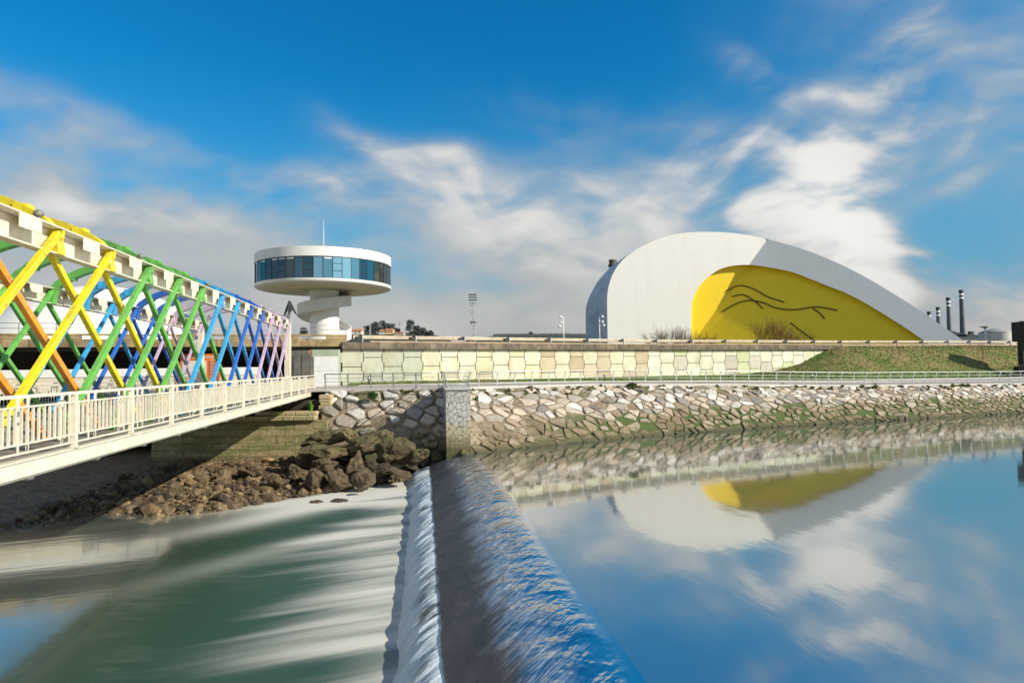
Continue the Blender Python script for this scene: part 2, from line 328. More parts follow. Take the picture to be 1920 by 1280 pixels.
# crazy-paved cladding of the pier
m, g, b = newmat('crazy_paving'); p = g.pos(); pp = g.vm('ADD', p, g.vm('SCALE', g.noise(p, 3, 3, .5, 0, 1), .12)); e = g.vor(g.mp(pp, sc=(1, 1, .85)), 3.4, 'DISTANCE_TO_EDGE'); cc = g.vor(g.mp(pp, sc=(1, 1, .85)), 3.4, 'F1', 'Color')
z = g.sep(p)[2]; c = g.mix(g.sep(cc)[0], (.58, .56, .53), (.44, .42, .38)); c = g.mix(g.rng(g.noise(p, 8, 5), .4, .7), c, (.38, .36, .32))
c = g.mix(g.m('MULTIPLY', g.m('SUBTRACT', 1., band(g, p, 1.5, 2.3, .2)), .7), c, (.42, .36, .19)); c = g.mix(g.m('MULTIPLY', g.m('SUBTRACT', 1., band(g, p, .8, 1.4, .25)), .75), c, (.20, .15, .08))
c = g.mix(g.m('MULTIPLY', g.m('SUBTRACT', 1., band(g, p, .2, .8, .3)), .8), c, (.07, .085, .025))
c = g.mix(g.m('SUBTRACT', 1., g.rng(e, .012, .045)), c, (.07, .055, .045)); g.put(b.inputs['Base Color'], c); b.inputs['Roughness'].default_value = .85
g.put(b.inputs['Normal'], g.bump(g.m('ADD', g.rng(e, 0., .06), g.m('MULTIPLY', g.noise(p, 14, 6, .7), .35)), .8, .06))
# grass
m, g, b = newmat('grass_ground'); p = g.pos(); n = g.noise(p, .35, 5, .6); n2 = g.noise(p, 3, 6, .7)
dry = g.m('MULTIPLY', g.rng(g.m('ADD', g.m('MULTIPLY', n, .7), g.m('MULTIPLY', n2, .3)), .40, .58), g.rng(g.sep(p)[2], 4.1, 5.0))
c = g.mix(n2, (.15, .22, .03), (.08, .12, .02)); c = g.mix(dry, c, g.mix(n2, (.34, .25, .10), (.20, .16, .055)))
g.put(b.inputs['Base Color'], c); b.inputs['Roughness'].default_value = .95; g.put(b.inputs['Normal'], g.bump(n2, 1., .3))
mat('grass_blade', (1, 1, 1), (.8, .8, .75), 2, .9, attr='Col')
# water
def water(name, base, ior, rough, bump_fn, mixfoam=None):
    m, g, b = newmat(name); p = g.pos(); g.put(b.inputs['Base Color'], base if not callable(base) else base(g, p)); b.inputs['IOR'].default_value = ior
    b.inputs['Roughness'].default_value = rough; h, s_, dd_ = bump_fn(g, p); g.put(b.inputs['Normal'], g.bump(h, s_, dd_)); return m, g, b
water('pool_water', (.065, .085, .075), 4.5, .045, lambda g, p: (g.noise(g.mp(p, sc=(.9, .35, 1)), 1.2, 3, .5), .10, .05))
def sheen(mt, fac):          # calm water mirrors far more than its murky body scatters
    nt = MATS[mt].node_tree; g = G(nt); o = [q for q in nt.nodes if q.type == 'OUTPUT_MATERIAL'][0]; b = [q for q in nt.nodes if q.type == 'BSDF_PRINCIPLED'][0]
    gl = g.n('ShaderNodeBsdfGlossy'); gl.inputs['Roughness'].default_value = .06; gl.inputs['Color'].default_value = (.95, .95, .92, 1)
    if b.inputs['Normal'].links: nt.links.new(b.inputs['Normal'].links[0].from_socket, gl.inputs['Normal'])
    mx = g.n('ShaderNodeMixShader'); g.put(mx.inputs[0], fac(g) if callable(fac) else fac); nt.links.new(b.outputs[0], mx.inputs[1]); nt.links.new(gl.outputs[0], mx.inputs[2]); nt.links.new(mx.outputs[0], o.inputs[0])
sheen('pool_water', .45)
# ================================================================ ground lines
WATERL = [(-3.2, 42.9), (-2.2, 43.57), (5.4, 48.8), (11.9, 52.9), (25.9, 59.4), (52.5, 69.1), (75, 77), (110, 88), (260, 130)]
PROM_Y = [(-90, 51), (-26, 51), (-25.9, 49.5), (-14.4, 49.3), (-5, 49.6), (-3, 50.5), (6.3, 56), (19.3, 61), (34.6, 66.5), (56.4, 74), (80, 82), (110, 92), (260, 135)]
PROM_Z = [(-90, 4.12), (-14.4, 4.12), (-3, 4.1), (6.3, 4.04), (19.3, 3.74), (34.6, 3.27), (56.4, 2.97), (110, 2.9), (260, 2.9)]
CURB_Y = [(-90, 56), (-14, 55), (-4, 58), (7.3, 64), (20, 68.5), (38, 73.5), (62, 82), (90, 92), (120, 102), (260, 150)]
CURB_Z = [(-90, 4.2), (-14, 4.2), (-4, 4.18), (7.3, 4.06), (20, 3.85), (38, 3.5), (62, 3.4), (260, 3.4)]
WALL_Y = [(-14.3, 56.1), (-12.8, 57), (3.17, 67), (16.3, 75.4), (29.2, 80.8), (44.5, 88), (63.8, 94.9), (77, 101), (120, 120), (260, 190)]
TOP_Z = [(-15, 4.5), (3, 4.4), (16, 4.36), (26, 4.3), (29, 4.38), (32.8, 4.67), (37, 5.5), (40, 6.7), (41.6, 7.3), (43.5, 7.74), (260, 7.74)]
def promP(X): return Vector((X, interp(PROM_Y, X), interp(PROM_Z, X)))
def curbP(X): return Vector((X, interp(CURB_Y, X), interp(CURB_Z, X)))
def wallP(X, z=0.): return Vector((X, interp(WALL_Y, X), z))
def vdY(X): return 56.1+.35*(X+14.3)
ROADZ = 7.72
# ground sheet to the horizon (river bed level) and the raised land beyond the road
mb = MB(); mb.add([(-7000, -3000, -3.4), (7000, -3000, -3.4), (7000, 9000, -3.4), (-7000, 9000, -3.4)], [(0, 1, 2, 3)])
tag(mb.build('ground', 'soil'), kind='structure')
Xs = [-3000, -90, -60, -40, -25, -15.3, -15.2]+list(np.arange(-14, 120, 4))+[160, 260, 3000]
def landP(X):
    if X < -15.25: return Vector((X, 61.5, 7.5))
    q = wallP(X) if X <= 260 else Vector((X, 400, 0)); return Vector((X, q.y+.25, 7.5))
mb = MB(); rows = [[landP(X) for X in Xs], [Vector((X, 300 if X < 260 else 420, 7.2)) for X in Xs], [Vector((X, 7500, 7.2)) for X in Xs]]
vs = [q for r_ in rows for q in r_]; n_ = len(Xs)
mb.add(vs, [(j*n_+i, j*n_+i+1, (j+1)*n_+i+1, (j+1)*n_+i) for j in range(2) for i in range(n_-1)]); tag(mb.build('land', 'soil'), kind='structure')
mb = MB(); XR = [X for X in Xs if -14.3 <= X <= 260]+[]
pts = [(-14.6-(-14.6-X), vdY(X)+.3, 0) for X in (-90, -60, -30, -15)]+[(X, interp(WALL_Y, X)+.35, 0) for X in XR]
mb.sweep([Vector((a, b_, ROADZ)) for a, b_, c_ in pts], [(-.1, 0), (-8.5, 0)]); tag(mb.build('road', 'asphalt'), kind='structure')
# promenade, kerb, grass strip and grassy embankment
XP = list(np.arange(-60, -26.5, 3))+[-26.02, -25.9]+list(np.arange(-25, 120, 1.0))+[150, 260]
mb = MB(); vs = []
for X in XP: a, c_ = promP(X), curbP(X); vs += [a+Vector((0, 0, -.2)), a, c_]
n_ = len(XP); mb.add(vs, [(3*i+k, 3*i+3+k, 3*i+4+k, 3*i+1+k) for i in range(n_-1) for k in range(2)])
tag(mb.build('promenade', 'pavement'), kind='structure')
mb = MB(); mb.sweep([promP(X) for X in XP if X > -25], [(.06, -.17), (.06, .05), (-.3, .05), (-.3, -.05)], True); mb.sweep([curbP(X) for X in XP if X > -13.9], [(.18, -.1), (.18, .09), (-.12, .09), (-.12, -.1)], True)
tag(mb.build('kerb', 'kerb', bevel=.02), kind='structure')
mb = MB(); mb.add([(-90, 55.9, 4.19), (-13.9, 54.95, 4.19), (-13.9, 62, 4.19), (-90, 62, 4.19)], [(0, 1, 2, 3)]); tag(mb.build('underpass_floor', 'pavement'), kind='structure')
XG = list(np.arange(-13.9, 110, .5))+[130, 160, 260]
def bankz(X, t):
    c_, top = curbP(X), interp(TOP_Z, X); g0 = min(1, max(0, (X-26)/16)); lo = lerp(0., .22, g0); q = min(1, max(0, (t-lo)/(1-lo))); q = q*q*(3-2*q) if g0 > 0 else q
    hump = lerp(1., .75, g0); return lerp(c_.z+.06, top, q**hump)+.06*MN.noise(Vector((X*.6, t*9, 1)))*min(1, t*4)
def bankP(X, t):
    c_, w_ = curbP(X), wallP(X); return Vector((X, lerp(c_.y, w_.y+.3, t), bankz(X, t)))
mb = MB(); mb.grid(len(XG), 26, lambda a, b_: bankP(XG[round(a*(len(XG)-1))], b_)); tag(mb.build('grass_bank', 'grass_ground'), kind='structure')
# grass tufts on the bank
mb = MB(); rnd = random.Random(3)
for i in range(26000):
    X = rnd.uniform(26, 100) if i % 5 else rnd.uniform(-13, 30); t = rnd.uniform(.02, .98)
    q = bankP(X, t)
    if X < 42 and t > .985: continue
    dryv = MN.noise(Vector((X*.22, t*2.6, 5)))+.5*MN.noise(Vector((X*.9, t*8, 5)))+rnd.uniform(-.10, .10); hgt = rnd.uniform(.04, .11)*(1 if X > 24 and t > .2 else .4)
    c_ = (.34, .27, .10) if dryv > -.12 and q.z > 4.3 else ((.21, .26, .05) if dryv > -.35 else (.17, .33, .03)); k = rnd.uniform(.7, 1.15); c_ = tuple(x*k for x in c_)
    for s_ in range(2):
        a = rnd.uniform(0, 6.28); w = rnd.uniform(.05, .11); dxy = Vector((math.cos(a)*w, math.sin(a)*w, 0)); le = Vector((rnd.uniform(-.1, .1), rnd.uniform(-.1, .1), hgt))
        mb.add([q-dxy, q+dxy, q+le], [(0, 1, 2)], False, [c_]*3)
tag(mb.build('grass', 'grass_blade'), 'rough green and straw coloured grass on the road embankment', 'grass', kind='stuff')
# ================================================================ water bodies
def Xc(Y): return interp([(-80, 12.5), (0, 2.9), (12, 1.9), (15.5, 1.42), (18.2, .98), (21.75, .47), (27.4, -.15), (32.8, -.95), (38.3, -1.7), (43.6, -3.0)], Y)
def Xe(Y): return interp([(-80, 12.2-3.6), (0, .4), (13.6, -1.42), (20.5, -2.35), (42.9, -5.38), (44.5, -5.6)], Y)
def wobble(Y): return .05*MN.noise(Vector((Y*1.3, 0, 0)))+.08*MN.noise(Vector((Y*.35, 3, 0)))
def weirP(Y, w):
    xc, xe = Xc(Y)-0., Xe(Y)+wobble(Y); X = xc+(xe-xc)*w; z = 0. if w <= -.02 else -.8*(((w+.02)/1.02)**1.5); return Vector((X, Y, z))
UP = -.12
mb = MB(); Ys = list(np.arange(-80, 0, 8))+list(np.arange(0, 43.6, .5))+[43.6]; vs = []
for Y in Ys: a = weirP(Y, UP); vs += [a, Vector((300, Y, 0))]
mb.add(vs, [(2*i, 2*i+1, 2*i+3, 2*i+2) for i in range(len(Ys)-1)]); mb.add([(Xc(43.6)-.3, 43.6, 0), (300, 43.6, 0), (300, 150, 0), (-3.6, 52, 0)], [(0, 1, 2, 3)])
mb.build('river', 'pool_water')['kind'] = 'structure'
# weir: concrete body and the thin sheet of water sliding over it
m, g, b = newmat('weir_film'); uvv = g.uv(); U, V, _ = g.sep(uvv); Us = g.m('MULTIPLY_ADD', V, 1.0, U)      # U metres along the crest, V metres downstream
s1 = g.noise(g.comb(g.m('MULTIPLY', Us, 2.3), g.m('MULTIPLY', V, .95), 0.), 1., 4, .5, 1.0); s2 = g.noise(g.comb(g.m('MULTIPLY', Us, 9.), g.m('MULTIPLY', V, 1.3), 0.), 1., 4, .6)
s3 = g.noise(g.comb(g.m('MULTIPLY', Us, 1.1), g.m('MULTIPLY', V, .8), 0.), 1., 4, .6)
on = g.rng(V, -.4, .6); ed = g.m('ADD', V, g.m('MULTIPLY', g.m('SUBTRACT', s3, .5), 1.8)); conc = g.rng(ed, 1.1, 2.3)
bumph = g.m('MULTIPLY', g.m('ADD', g.m('ADD', s1, g.m('MULTIPLY', s3, 1.2)), g.m('MULTIPLY', s2, .12)), g.m('MULTIPLY', g.m('MULTIPLY', on, g.rng(g.noise(uvv, .8, 3, .5), .35, .65, .35, 1.15)), g.m('MULTIPLY_ADD', conc, -.6, 1.)))
c = g.mix(conc, (.006, .060, .13), g.mix(g.rng(g.noise(g.comb(g.m('MULTIPLY', Us, .6), g.m('MULTIPLY', V, .5), 2.), 1., 5, .6), .3, .7), (.080, .070, .060), (.045, .040, .036)))  # deep blue of the mirrored sky painted into the sliding water
spark = g.m('MULTIPLY', g.rng(s2, .60, .78), g.rng(s3, .5, .62)); foamf = g.m('MULTIPLY', g.m('ADD', g.m('MULTIPLY', g.m('MULTIPLY', g.rng(s1, .55, .76), on), .7), g.m('MULTIPLY', g.rng(s2, .42, .66), g.rng(ed, .5, 1.3))), g.m('SUBTRACT', 1., g.rng(ed, 1.3, 2.5)))
c = g.mix(g.m('MULTIPLY', foamf, .75), c, (.62, .61, .60)); c = g.mix(g.m('MULTIPLY', g.m('MULTIPLY', spark, conc), .5), c, (.5, .5, .5))  # spark: pale glints painted into the colour of the wet slope
crk = g.vor(g.vm('ADD', g.comb(U, V, 0.), g.vm('SCALE', g.noise(uvv, 2, 4, .6, 0, 1), .5)), .33, 'DISTANCE_TO_EDGE'); c = g.mix(g.m('MULTIPLY', g.m('SUBTRACT', 1., g.rng(crk, .004, .014)), g.m('MULTIPLY', conc, .45)), c, (.012, .010, .008))
g.put(b.inputs['Base Color'], c); g.put(b.inputs['Roughness'], g.m('MULTIPLY_ADD', conc, .42, .06)); g.put(b.inputs['IOR'], g.m('MULTIPLY_ADD', conc, -2.4, 3.9))
g.put(b.inputs['Normal'], g.bump(bumph, .5, .12))
sheen('weir_film', lambda g: g.rng(g.sep(g.uv())[1], -.3, 2.0, .55, 0.))
Yw = list(np.arange(-30, 4, 1.))+list(np.arange(4, 43.7, .11)); Ww = list(np.linspace(UP, 1., 44))
mb = MB(); mb.grid(len(Yw), len(Ww), lambda a, b_: weirP(Yw[round(a*(len(Yw)-1))], Ww[round(b_*(len(Ww)-1))])); mb.uv = [(Y, w*3.4) for w in Ww for Y in Yw]
wt = mb.build('weir', 'weir_film'); mb = MB()
mb.grid(len(Yw), 4, lambda a, b_: weirP(Yw[round(a*(len(Yw)-1))], 1.)+[Vector((0, 0, .0)), Vector((-.035, 0, -.02)), Vector((-.04, 0, -.3)), Vector((.3, 0, -2.4))][round(b_*3)])
mb.build('spillway_lip', mat('lip', (.30, .27, .23), (.08, .075, .07), 6, .6, .5, 20), wt)
tag(wt, 'dark concrete weir with a thin sheet of water sliding over its crest', 'weir')
# falling water below the lip
def fallP(Y, q):
    e = weirP(Y, 1.); n1 = .8*MN.noise(Vector((Y*.9+q*.9, q*.5, 2)))+.6*MN.noise(Vector((Y*2.3+q*1.4, q*.6, 4))); n2 = MN.noise(Vector((Y*6+q*3., q*.8, 7))); far = min(1, max(0, (44-Y)/12))
    reach = 1.1+.16*MN.noise(Vector((Y*.5, 0, 9)))+.4*(1 if Y > 38 else 0)*(Y-38)/4; z = -.8-.06-.80*(q**1.5)
    o_ = (n1*.17+n2*.06)*math.sin(min(1, q*1.4)*math.pi*.8+.15)
    o_ *= 1-.97*min(1, q)**2
    return Vector((e.x-.03-reach*(q**.85)-o_*.8, Y-.55*q*reach, max(z, -1.66)+o_*.55*(1-q*.4)))
m, g, b = newmat('fall_water'); uvv = g.uv(); U, V, _ = g.sep(uvv); Us = g.m('MULTIPLY_ADD', V, .5, U)
s1 = g.noise(g.comb(g.m('MULTIPLY', Us, 3.2), g.m('MULTIPLY', V, .8), 0.), 1., 6, .65); s2 = g.noise(g.comb(g.m('MULTIPLY', Us, 11.), g.m('MULTIPLY', V, 1.6), 0.), 1., 5, .65); s3 = g.noise(g.comb(U, V, 3.), .9, 4, .6)
dk = g.m('ADD', g.m('MULTIPLY', s1, .55), g.m('MULTIPLY', s2, .45)); dk = g.m('ADD', dk, g.m('MULTIPLY', g.m('SUBTRACT', s3, .5), .7)); dk = g.m('MULTIPLY', g.m('SUBTRACT', 1., g.rng(dk, .34, .53)), g.m('SUBTRACT', 1., g.rng(V, .35, .95)))
c = g.mix(g.rng(s1, .3, .7), (.50, .64, .70), (.80, .85, .86)); c = g.mix(g.m('MULTIPLY', dk, .92), c, (.03, .035, .035))
g.put(b.inputs['Base Color'], c); b.inputs['Roughness'].default_value = .35; g.put(b.inputs['Normal'], g.bump(g.m('ADD', s1, g.m('MULTIPLY', s2, .6)), .7, .12))
b.inputs['Subsurface Weight'].default_value = 0
Yf = list(np.arange(4, 43.6, .07)); Qf = list(np.linspace(0, 1.12, 26))
mb = MB(); mb.grid(len(Yf), len(Qf), lambda a, b_: fallP(Yf[round(a*(len(Yf)-1))], Qf[round(b_*(len(Qf)-1))])); mb.uv = [(Y, q*1.4) for q in Qf for Y in Yf]
tag(mb.build('waterfall', 'fall_water'), kind='structure')
# tail water: calm green pool with streaks of drifting foam
m, g, b = newmat('tail_water'); uvv = g.uv(); U, V, _ = g.sep(uvv); p = g.pos()
Us = g.m('MULTIPLY_ADD', V, .42, U)
f1 = g.noise(g.comb(g.m('MULTIPLY', Us, .62), g.m('MULTIPLY', V, .075), 0.), 1., 3, .45, .3); f2 = g.noise(g.comb(g.m('MULTIPLY', Us, 2.6), g.m('MULTIPLY', V, .22), 5.), 1., 4, .5)
ff = g.m('ADD', g.m('MULTIPLY', f1, .8), g.m('MULTIPLY', f2, .2)); near = g.m('SUBTRACT', 1., g.rng(V, .8, 9.)); vnear = g.m('SUBTRACT', 1., g.rng(V, .1, 2.2))
foam = g.m('MULTIPLY', g.rng(g.m('ADD', ff, g.m('MULTIPLY', g.m('SUBTRACT', near, .5), .30)), .47, .80), near); foam = g.m('MAXIMUM', foam, g.m('MULTIPLY', vnear, g.rng(ff, .34, .62, .30, 1.)))
def jet(x0, y0, x1, y1, wd, s_):
    L = math.hypot(x1-x0, y1-y0); a = math.atan2(y1-y0, x1-x0); mp = g.mp(p, ((x0+x1)/2, (y0+y1)/2, -1.6), (0, 0, a), (L*.55, wd, 50), 'TEXTURE')
    return g.m('MULTIPLY', g.m('POWER', .35, g.vm('DOT_PRODUCT', mp, mp, 1)), s_)
for q in ((-6.2, 42, -14, 33.5, 1.7, 1.0), (-6, 40, -17, 26.5, 1.3, .8), (-5.5, 32, -13, 22, 1.0, .35), (-5.8, 41.5, -8.5, 38.5, 1.5, 1.), (-9, 38.5, -17.5, 32.5, .8, .5)): foam = g.m('ADD', foam, jet(*q))
foam = g.m('ADD', foam, g.m('MULTIPLY', g.m('MULTIPLY', g.rng(V, 9., 12.), g.rng(g.sep(p)[1], 17., 26.)), .16))  # pale film painted at far left in place of the bright sky reflection
rip = g.noise(g.mp(p, rot=(0, 0, R(-32)), sc=(.5, 2.6, 1)), 1.3, 5, .6)
foam = g.m('ADD', foam, g.m('MULTIPLY', g.m('MULTIPLY', g.rng(g.noise(p, .16, 3), .53, .66), g.rng(rip, .42, .62)), .06))
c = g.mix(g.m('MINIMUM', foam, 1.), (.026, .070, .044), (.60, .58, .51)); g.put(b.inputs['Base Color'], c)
g.put(b.inputs['Roughness'], g.m('ADD', g.m('MULTIPLY_ADD', g.m('MINIMUM', foam, 1.), .3, .09), g.rng(V, 13., 5., 0., .38))); g.put(b.inputs['IOR'], g.rng(V, 13., 6., 2.9, 1.5)); g.put(b.inputs['Normal'], g.bump(g.m('ADD', ff, g.m('MULTIPLY', rip, .12)), .09, .10))
sheen('tail_water', lambda g: g.rng(g.sep(g.uv())[1], 7., 13., 0., .5))
def footX(Y): return weirP(Y, 1.).x-.9
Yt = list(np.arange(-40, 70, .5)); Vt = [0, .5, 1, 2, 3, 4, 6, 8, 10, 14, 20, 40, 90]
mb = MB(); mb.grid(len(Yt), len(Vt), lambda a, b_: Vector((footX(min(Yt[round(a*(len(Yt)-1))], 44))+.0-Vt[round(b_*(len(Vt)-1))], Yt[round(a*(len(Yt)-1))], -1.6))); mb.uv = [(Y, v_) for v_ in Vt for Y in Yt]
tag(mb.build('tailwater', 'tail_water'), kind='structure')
# ================================================================ mud flat below the footbridge
SH = [(-60, 26), (-45, 28), (-24, 31), (-21.5, 34.2), (-18, 33.4), (-15.4, 33.9), (-13.5, 36.5), (-11.3, 38.5), (-9, 40.6), (-6, 43.5), (-4, 44)]
def mudz(X, Y):
    d_ = Y-interp(SH, X); z = -1.62+.085*d_ if d_ > 0 else -1.62+.3*d_
    if X < -26: z -= max(0, (Y-45-(X+26)*.25))*.14
    z = min(z, -.72); k = min(1, max(0, (d_+.8)/1.5)); p_ = Vector((X, Y, 0)); z += k*(.16*MN.noise(p_*1.1)+.13*abs(MN.noise(p_*2.7))+.07*MN.noise(p_*6)+.05*MN.noise(p_*13))*(1 if X > -23 else .5); return z
mb = MB(); mb.grid(300, 210, lambda a, b_: (lambda X, Y: Vector((X, Y, mudz(X, Y))))(lerp(-24.5, -4.6, a), lerp(28.5, 47.6, b_)))
mb.grid(80, 90, lambda a, b_: (lambda X, Y: Vector((X, Y, mudz(X, Y))))(lerp(-60, -24.5, a), lerp(25, 62, b_)))
tag(mb.build('mud', 'mud'), kind='structure')
# loose shelly rubble on the mud (nobody could count it)
mb = MB(); rnd = random.Random(11); ico = bmesh.new(); bmesh.ops.create_icosphere(ico, subdivisions=1, radius=1); iv = [v_.co.copy() for v_ in ico.verts]; iff = [tuple(v_.index for v_ in f_.verts) for f_ in ico.faces]; ico.free()
for i in range(5200):
    X = rnd.uniform(-24, -7); Y = interp(SH, X)+abs(rnd.gauss(0, 1))*5.-.3
    if Y > 46.6: continue
    r_ = rnd.choice((.05, .06, .08, .10, .14, .22 if rnd.random() < .8 else .42))*rnd.uniform(.7, 1.3); q = Vector((X, Y, mudz(X, Y)+r_*.2)); k = rnd.uniform(.5, 1.6); c_ = rnd.choice(((1, 1, 1), (1.6, 1.5, 1.25), (.45, .4, .36)))
    mb.add([q+Vector((v_.x*rnd.uniform(.6, 1.2), v_.y*rnd.uniform(.6, 1.2), v_.z*.75*rnd.uniform(.5, 1.2)))*r_ for v_ in iv], iff, False, [tuple(x*k for x in c_)]*len(iv))
tag(mb.build('rubble', 'boulder_rock'), 'brown shell-crusted rubble scattered over the mud below the footbridge', 'rubble', kind='stuff')
# ================================================================ stone pitching
def clip(poly, nx, ny, d_):
    o_ = []
    for i in range(len(poly)):
        a, b_ = poly[i], poly[(i+1) % len(poly)]; da, db = a[0]*nx+a[1]*ny-d_, b_[0]*nx+b_[1]*ny-d_
        if da <= 0: o_.append(a)
        if da*db < 0: t = da/(da-db); o_.append((a[0]+(b_[0]-a[0])*t, a[1]+(b_[1]-a[1])*t))
    return o_
def pitching(name, umax, vmax, P, size, label, seed, gap=.05, hgt=.13, shear=0.):
    rnd = random.Random(seed); su, sv = size; nu, nv = int(umax/su)+1, int(vmax/sv)+1; seeds = {}
    for i in range(-1-int(abs(shear)*vmax/su+1), nu+3+int(abs(shear)*vmax/su+1)):
        for j in range(-1, nv+1): seeds[(i, j)] = ((i+.5*(j % 2)+rnd.uniform(-.46, .46))*su, (j+rnd.uniform(-.46, .46))*sv)
    for kq in list(seeds):
        if rnd.random() < (.30 if umax > 20 else .12): del seeds[kq]
    mb = MB(); N = lambda u_, v_: (P(u_+.05, v_)-P(u_, v_)).cross(P(u_, v_+.05)-P(u_, v_)).normalized()
    for (i, j), (cx, cy) in seeds.items():
        if not (0 <= cx+shear*cy <= umax and .1 < cy < vmax-.05) or rnd.random() < .06: continue
        poly = [(cx-2*su, cy-2*sv), (cx+2*su, cy-2*sv), (cx+2*su, cy+2*sv), (cx-2*su, cy+2*sv)]; gp = gap*rnd.uniform(.35, 2.)
        for di in range(-3, 4):
            for dj in range(-3, 4):
                q = seeds.get((i+di, j+dj))
                if q is None or (di == 0 and dj == 0): continue
                nx, ny = q[0]-cx, q[1]-cy; L = math.hypot(nx, ny)
                if L < 1e-6: continue
                nx /= L; ny /= L; poly = clip(poly, nx, ny, (cx*nx+cy*ny)+L/2-gp)
                if len(poly) < 3: break
            if len(poly) < 3: break
        if len(poly) < 3: continue
        k = rnd.uniform(.9, 1.02) if rnd.random() < .85 else rnd.uniform(.55, .8); cxx = sum(q[0] for q in poly)/len(poly); cyy = sum(q[1] for q in poly)/len(poly)
        pp = []
        for a in range(len(poly)):
            A, B = poly[a], poly[(a+1) % len(poly)]; L = math.hypot(B[0]-A[0], B[1]-A[1])
            if L < .07: continue
            ns = 2 if L > .45 else 1
            for s_ in range(ns+0): t = (s_+.12)/ns; pp.append((lerp(A[0], B[0], t), lerp(A[1], B[1], t))); 
            pp.append((lerp(A[0], B[0], .88), lerp(A[1], B[1], .88)))
        if len(pp) < 3: continue
        pp = [(cxx+(q[0]-cxx)*k*rnd.uniform(.93, 1.03), cyy+(q[1]-cyy)*k*rnd.uniform(.93, 1.03)) for q in pp]
        pp = [(q[0]+shear*q[1], q[1]) for q in pp]; cxx += shear*cyy; pp = [(min(max(q[0], -.1), umax+.3), min(max(q[1], .0), vmax)) for q in pp]
        vn = cyy/vmax; r_ = rnd.random(); zt = P(cxx, cyy).z
        if zt > 1.7: col = (.62, .60, .57) if r_ < .30 else ((.50, .43, .35) if r_ < .62 else ((.38, .34, .30) if r_ < .92 else (.25, .23, .22)))
        else: col = (.50, .44, .36) if r_ < .3 else ((.36, .28, .20) if r_ < .75 else (.25, .19, .13))
        kk = rnd.uniform(.85, 1.12); col = tuple(x*kk for x in col); H = hgt*rnd.uniform(.45, 1.5); tu, tv = rnd.uniform(-.14, .14), rnd.uniform(-.14, .14); n_ = len(pp); vs = []
        for ring, (sc_, hh) in enumerate(((1.0, -.12), (.985, .45), (.93, .86), (.6, 1.), )):
            for q in pp:
                qu, qv = cxx+(q[0]-cxx)*sc_, cyy+(q[1]-cyy)*sc_; h_ = hh*H if ring else -.12
                if ring: h_ += ((q[0]-cxx)*tu+(q[1]-cyy)*tv)*sc_+rnd.uniform(-.012, .016)
                vs.append(P(qu, qv)+N(qu, qv)*h_)
        vs.append(P(cxx, cyy)+N(cxx, cyy)*(H*1.02))
        fs = [(r2*n_+a, r2*n_+(a+1) % n_, (r2+1)*n_+(a+1) % n_, (r2+1)*n_+a) for r2 in range(3) for a in range(n_)]+[(3*n_+a, 3*n_+(a+1) % n_, 4*n_) for a in range(n_)]
        mb.add(vs, fs, False, [col]*len(vs))
    root = mb.build(name, 'bank_stone'); tag(root, label, 'stone bank')
    b2 = MB(); gu, gv = int(umax/.35)+1, int(vmax/.3)+1
    b2.grid(gu, gv, lambda a, b_: (lambda u_, v_: P(u_, v_)+N(u_, v_)*(.035*MN.noise(Vector((u_*1.4, v_*1.4, seed)))+.03*MN.noise(Vector((u_*4, v_*4, seed)))-.01))(a*umax, b_*vmax)); b2.build('mortar_bed', 'bank_mortar', root)
    return root
def rbank(u_, v_):
    Xb = -3.3+u_/1.11; b0 = Vector((Xb, interp(WATERL, Xb), 0)); Xt = Xb*1.06+.15; t0 = promP(Xt)+Vector((0, .0, -.16)); b0 = b0+(b0-t0)*.16; L = (t0-b0).length; t = v_/8.6
    q = b0.lerp(t0, t); q.z += .25*math.sin(math.pi*t)*(1 if Xb < 30 else .6); return q
pitching('riverbank', 128, 8.6, rbank, (1.0, .52), 'long pale stone-pitched riverbank below the promenade, right of the square pier', 5, .035, .085, -.55)
def lbank(u_, v_):
    t = v_/7.6; X = -13.9+u_; top = Vector((X, interp(PROM_Y, X)-.02, 3.94)); bot = Vector((X*.98+.1, 44.6-(X+13.9)*.13, -1.2)); q = top.lerp(bot, 1-t); q.z += .35*math.sin(math.pi*t); return q
pitching('riverbank', 9.2, 7.6, lbank, (1.2, .95), 'rough stone bank of big pale blocks between the footbridge abutment and the pier', 21, .09, .20, -.2)
#@@OBJECTS
# ================================================================ footbridge
AB = -.158; DIRB = Vector((AB, 1, 0)).normalized(); SIDE = Vector((1, -AB, 0)).normalized()     # SIDE points towards the viewer's side
def B(off, Y, z): return Vector((off+AB*Y, Y, z))
DECK, CT, CB = 3.97, 9.25, 8.60; NO, FO, RO = -8.7, -15.5, -7.35; Y0n, DY = 16.44, 2.9
fb = empty('footbridge', B(-11, 47, 3.9), 'white steel footbridge with rainbow coloured lattice sides and arches', 'footbridge')
COLS = ['red', 'red', 'orange', 'orange', 'orange', 'yellow', 'yellow', 'green', 'green', 'green', 'lightblue', 'lightblue', 'blue', 'blue', 'lilac', 'lilac', 'lilac']   # nodes -5 .. 11
nodeY = lambda k: Y0n+DY*k
YS, YE = nodeY(-5)-1, nodeY(11)
mb = MB(); mb.sweep([B(RO-.12, YS, DECK-.06), B(RO-.12, 51.4, DECK-.06)], [(0, 0), (0, -.12), (-9.6, -.12), (-9.6, 0)], True); mb.build('deck', 'deck_board', fb)
mb = MB(); f_ = [(.0, 0), (.0, -.30), (-.06, -.36), (-.4, -.36), (-.4, -.32), (-.12, -.3), (-.12, 0)]
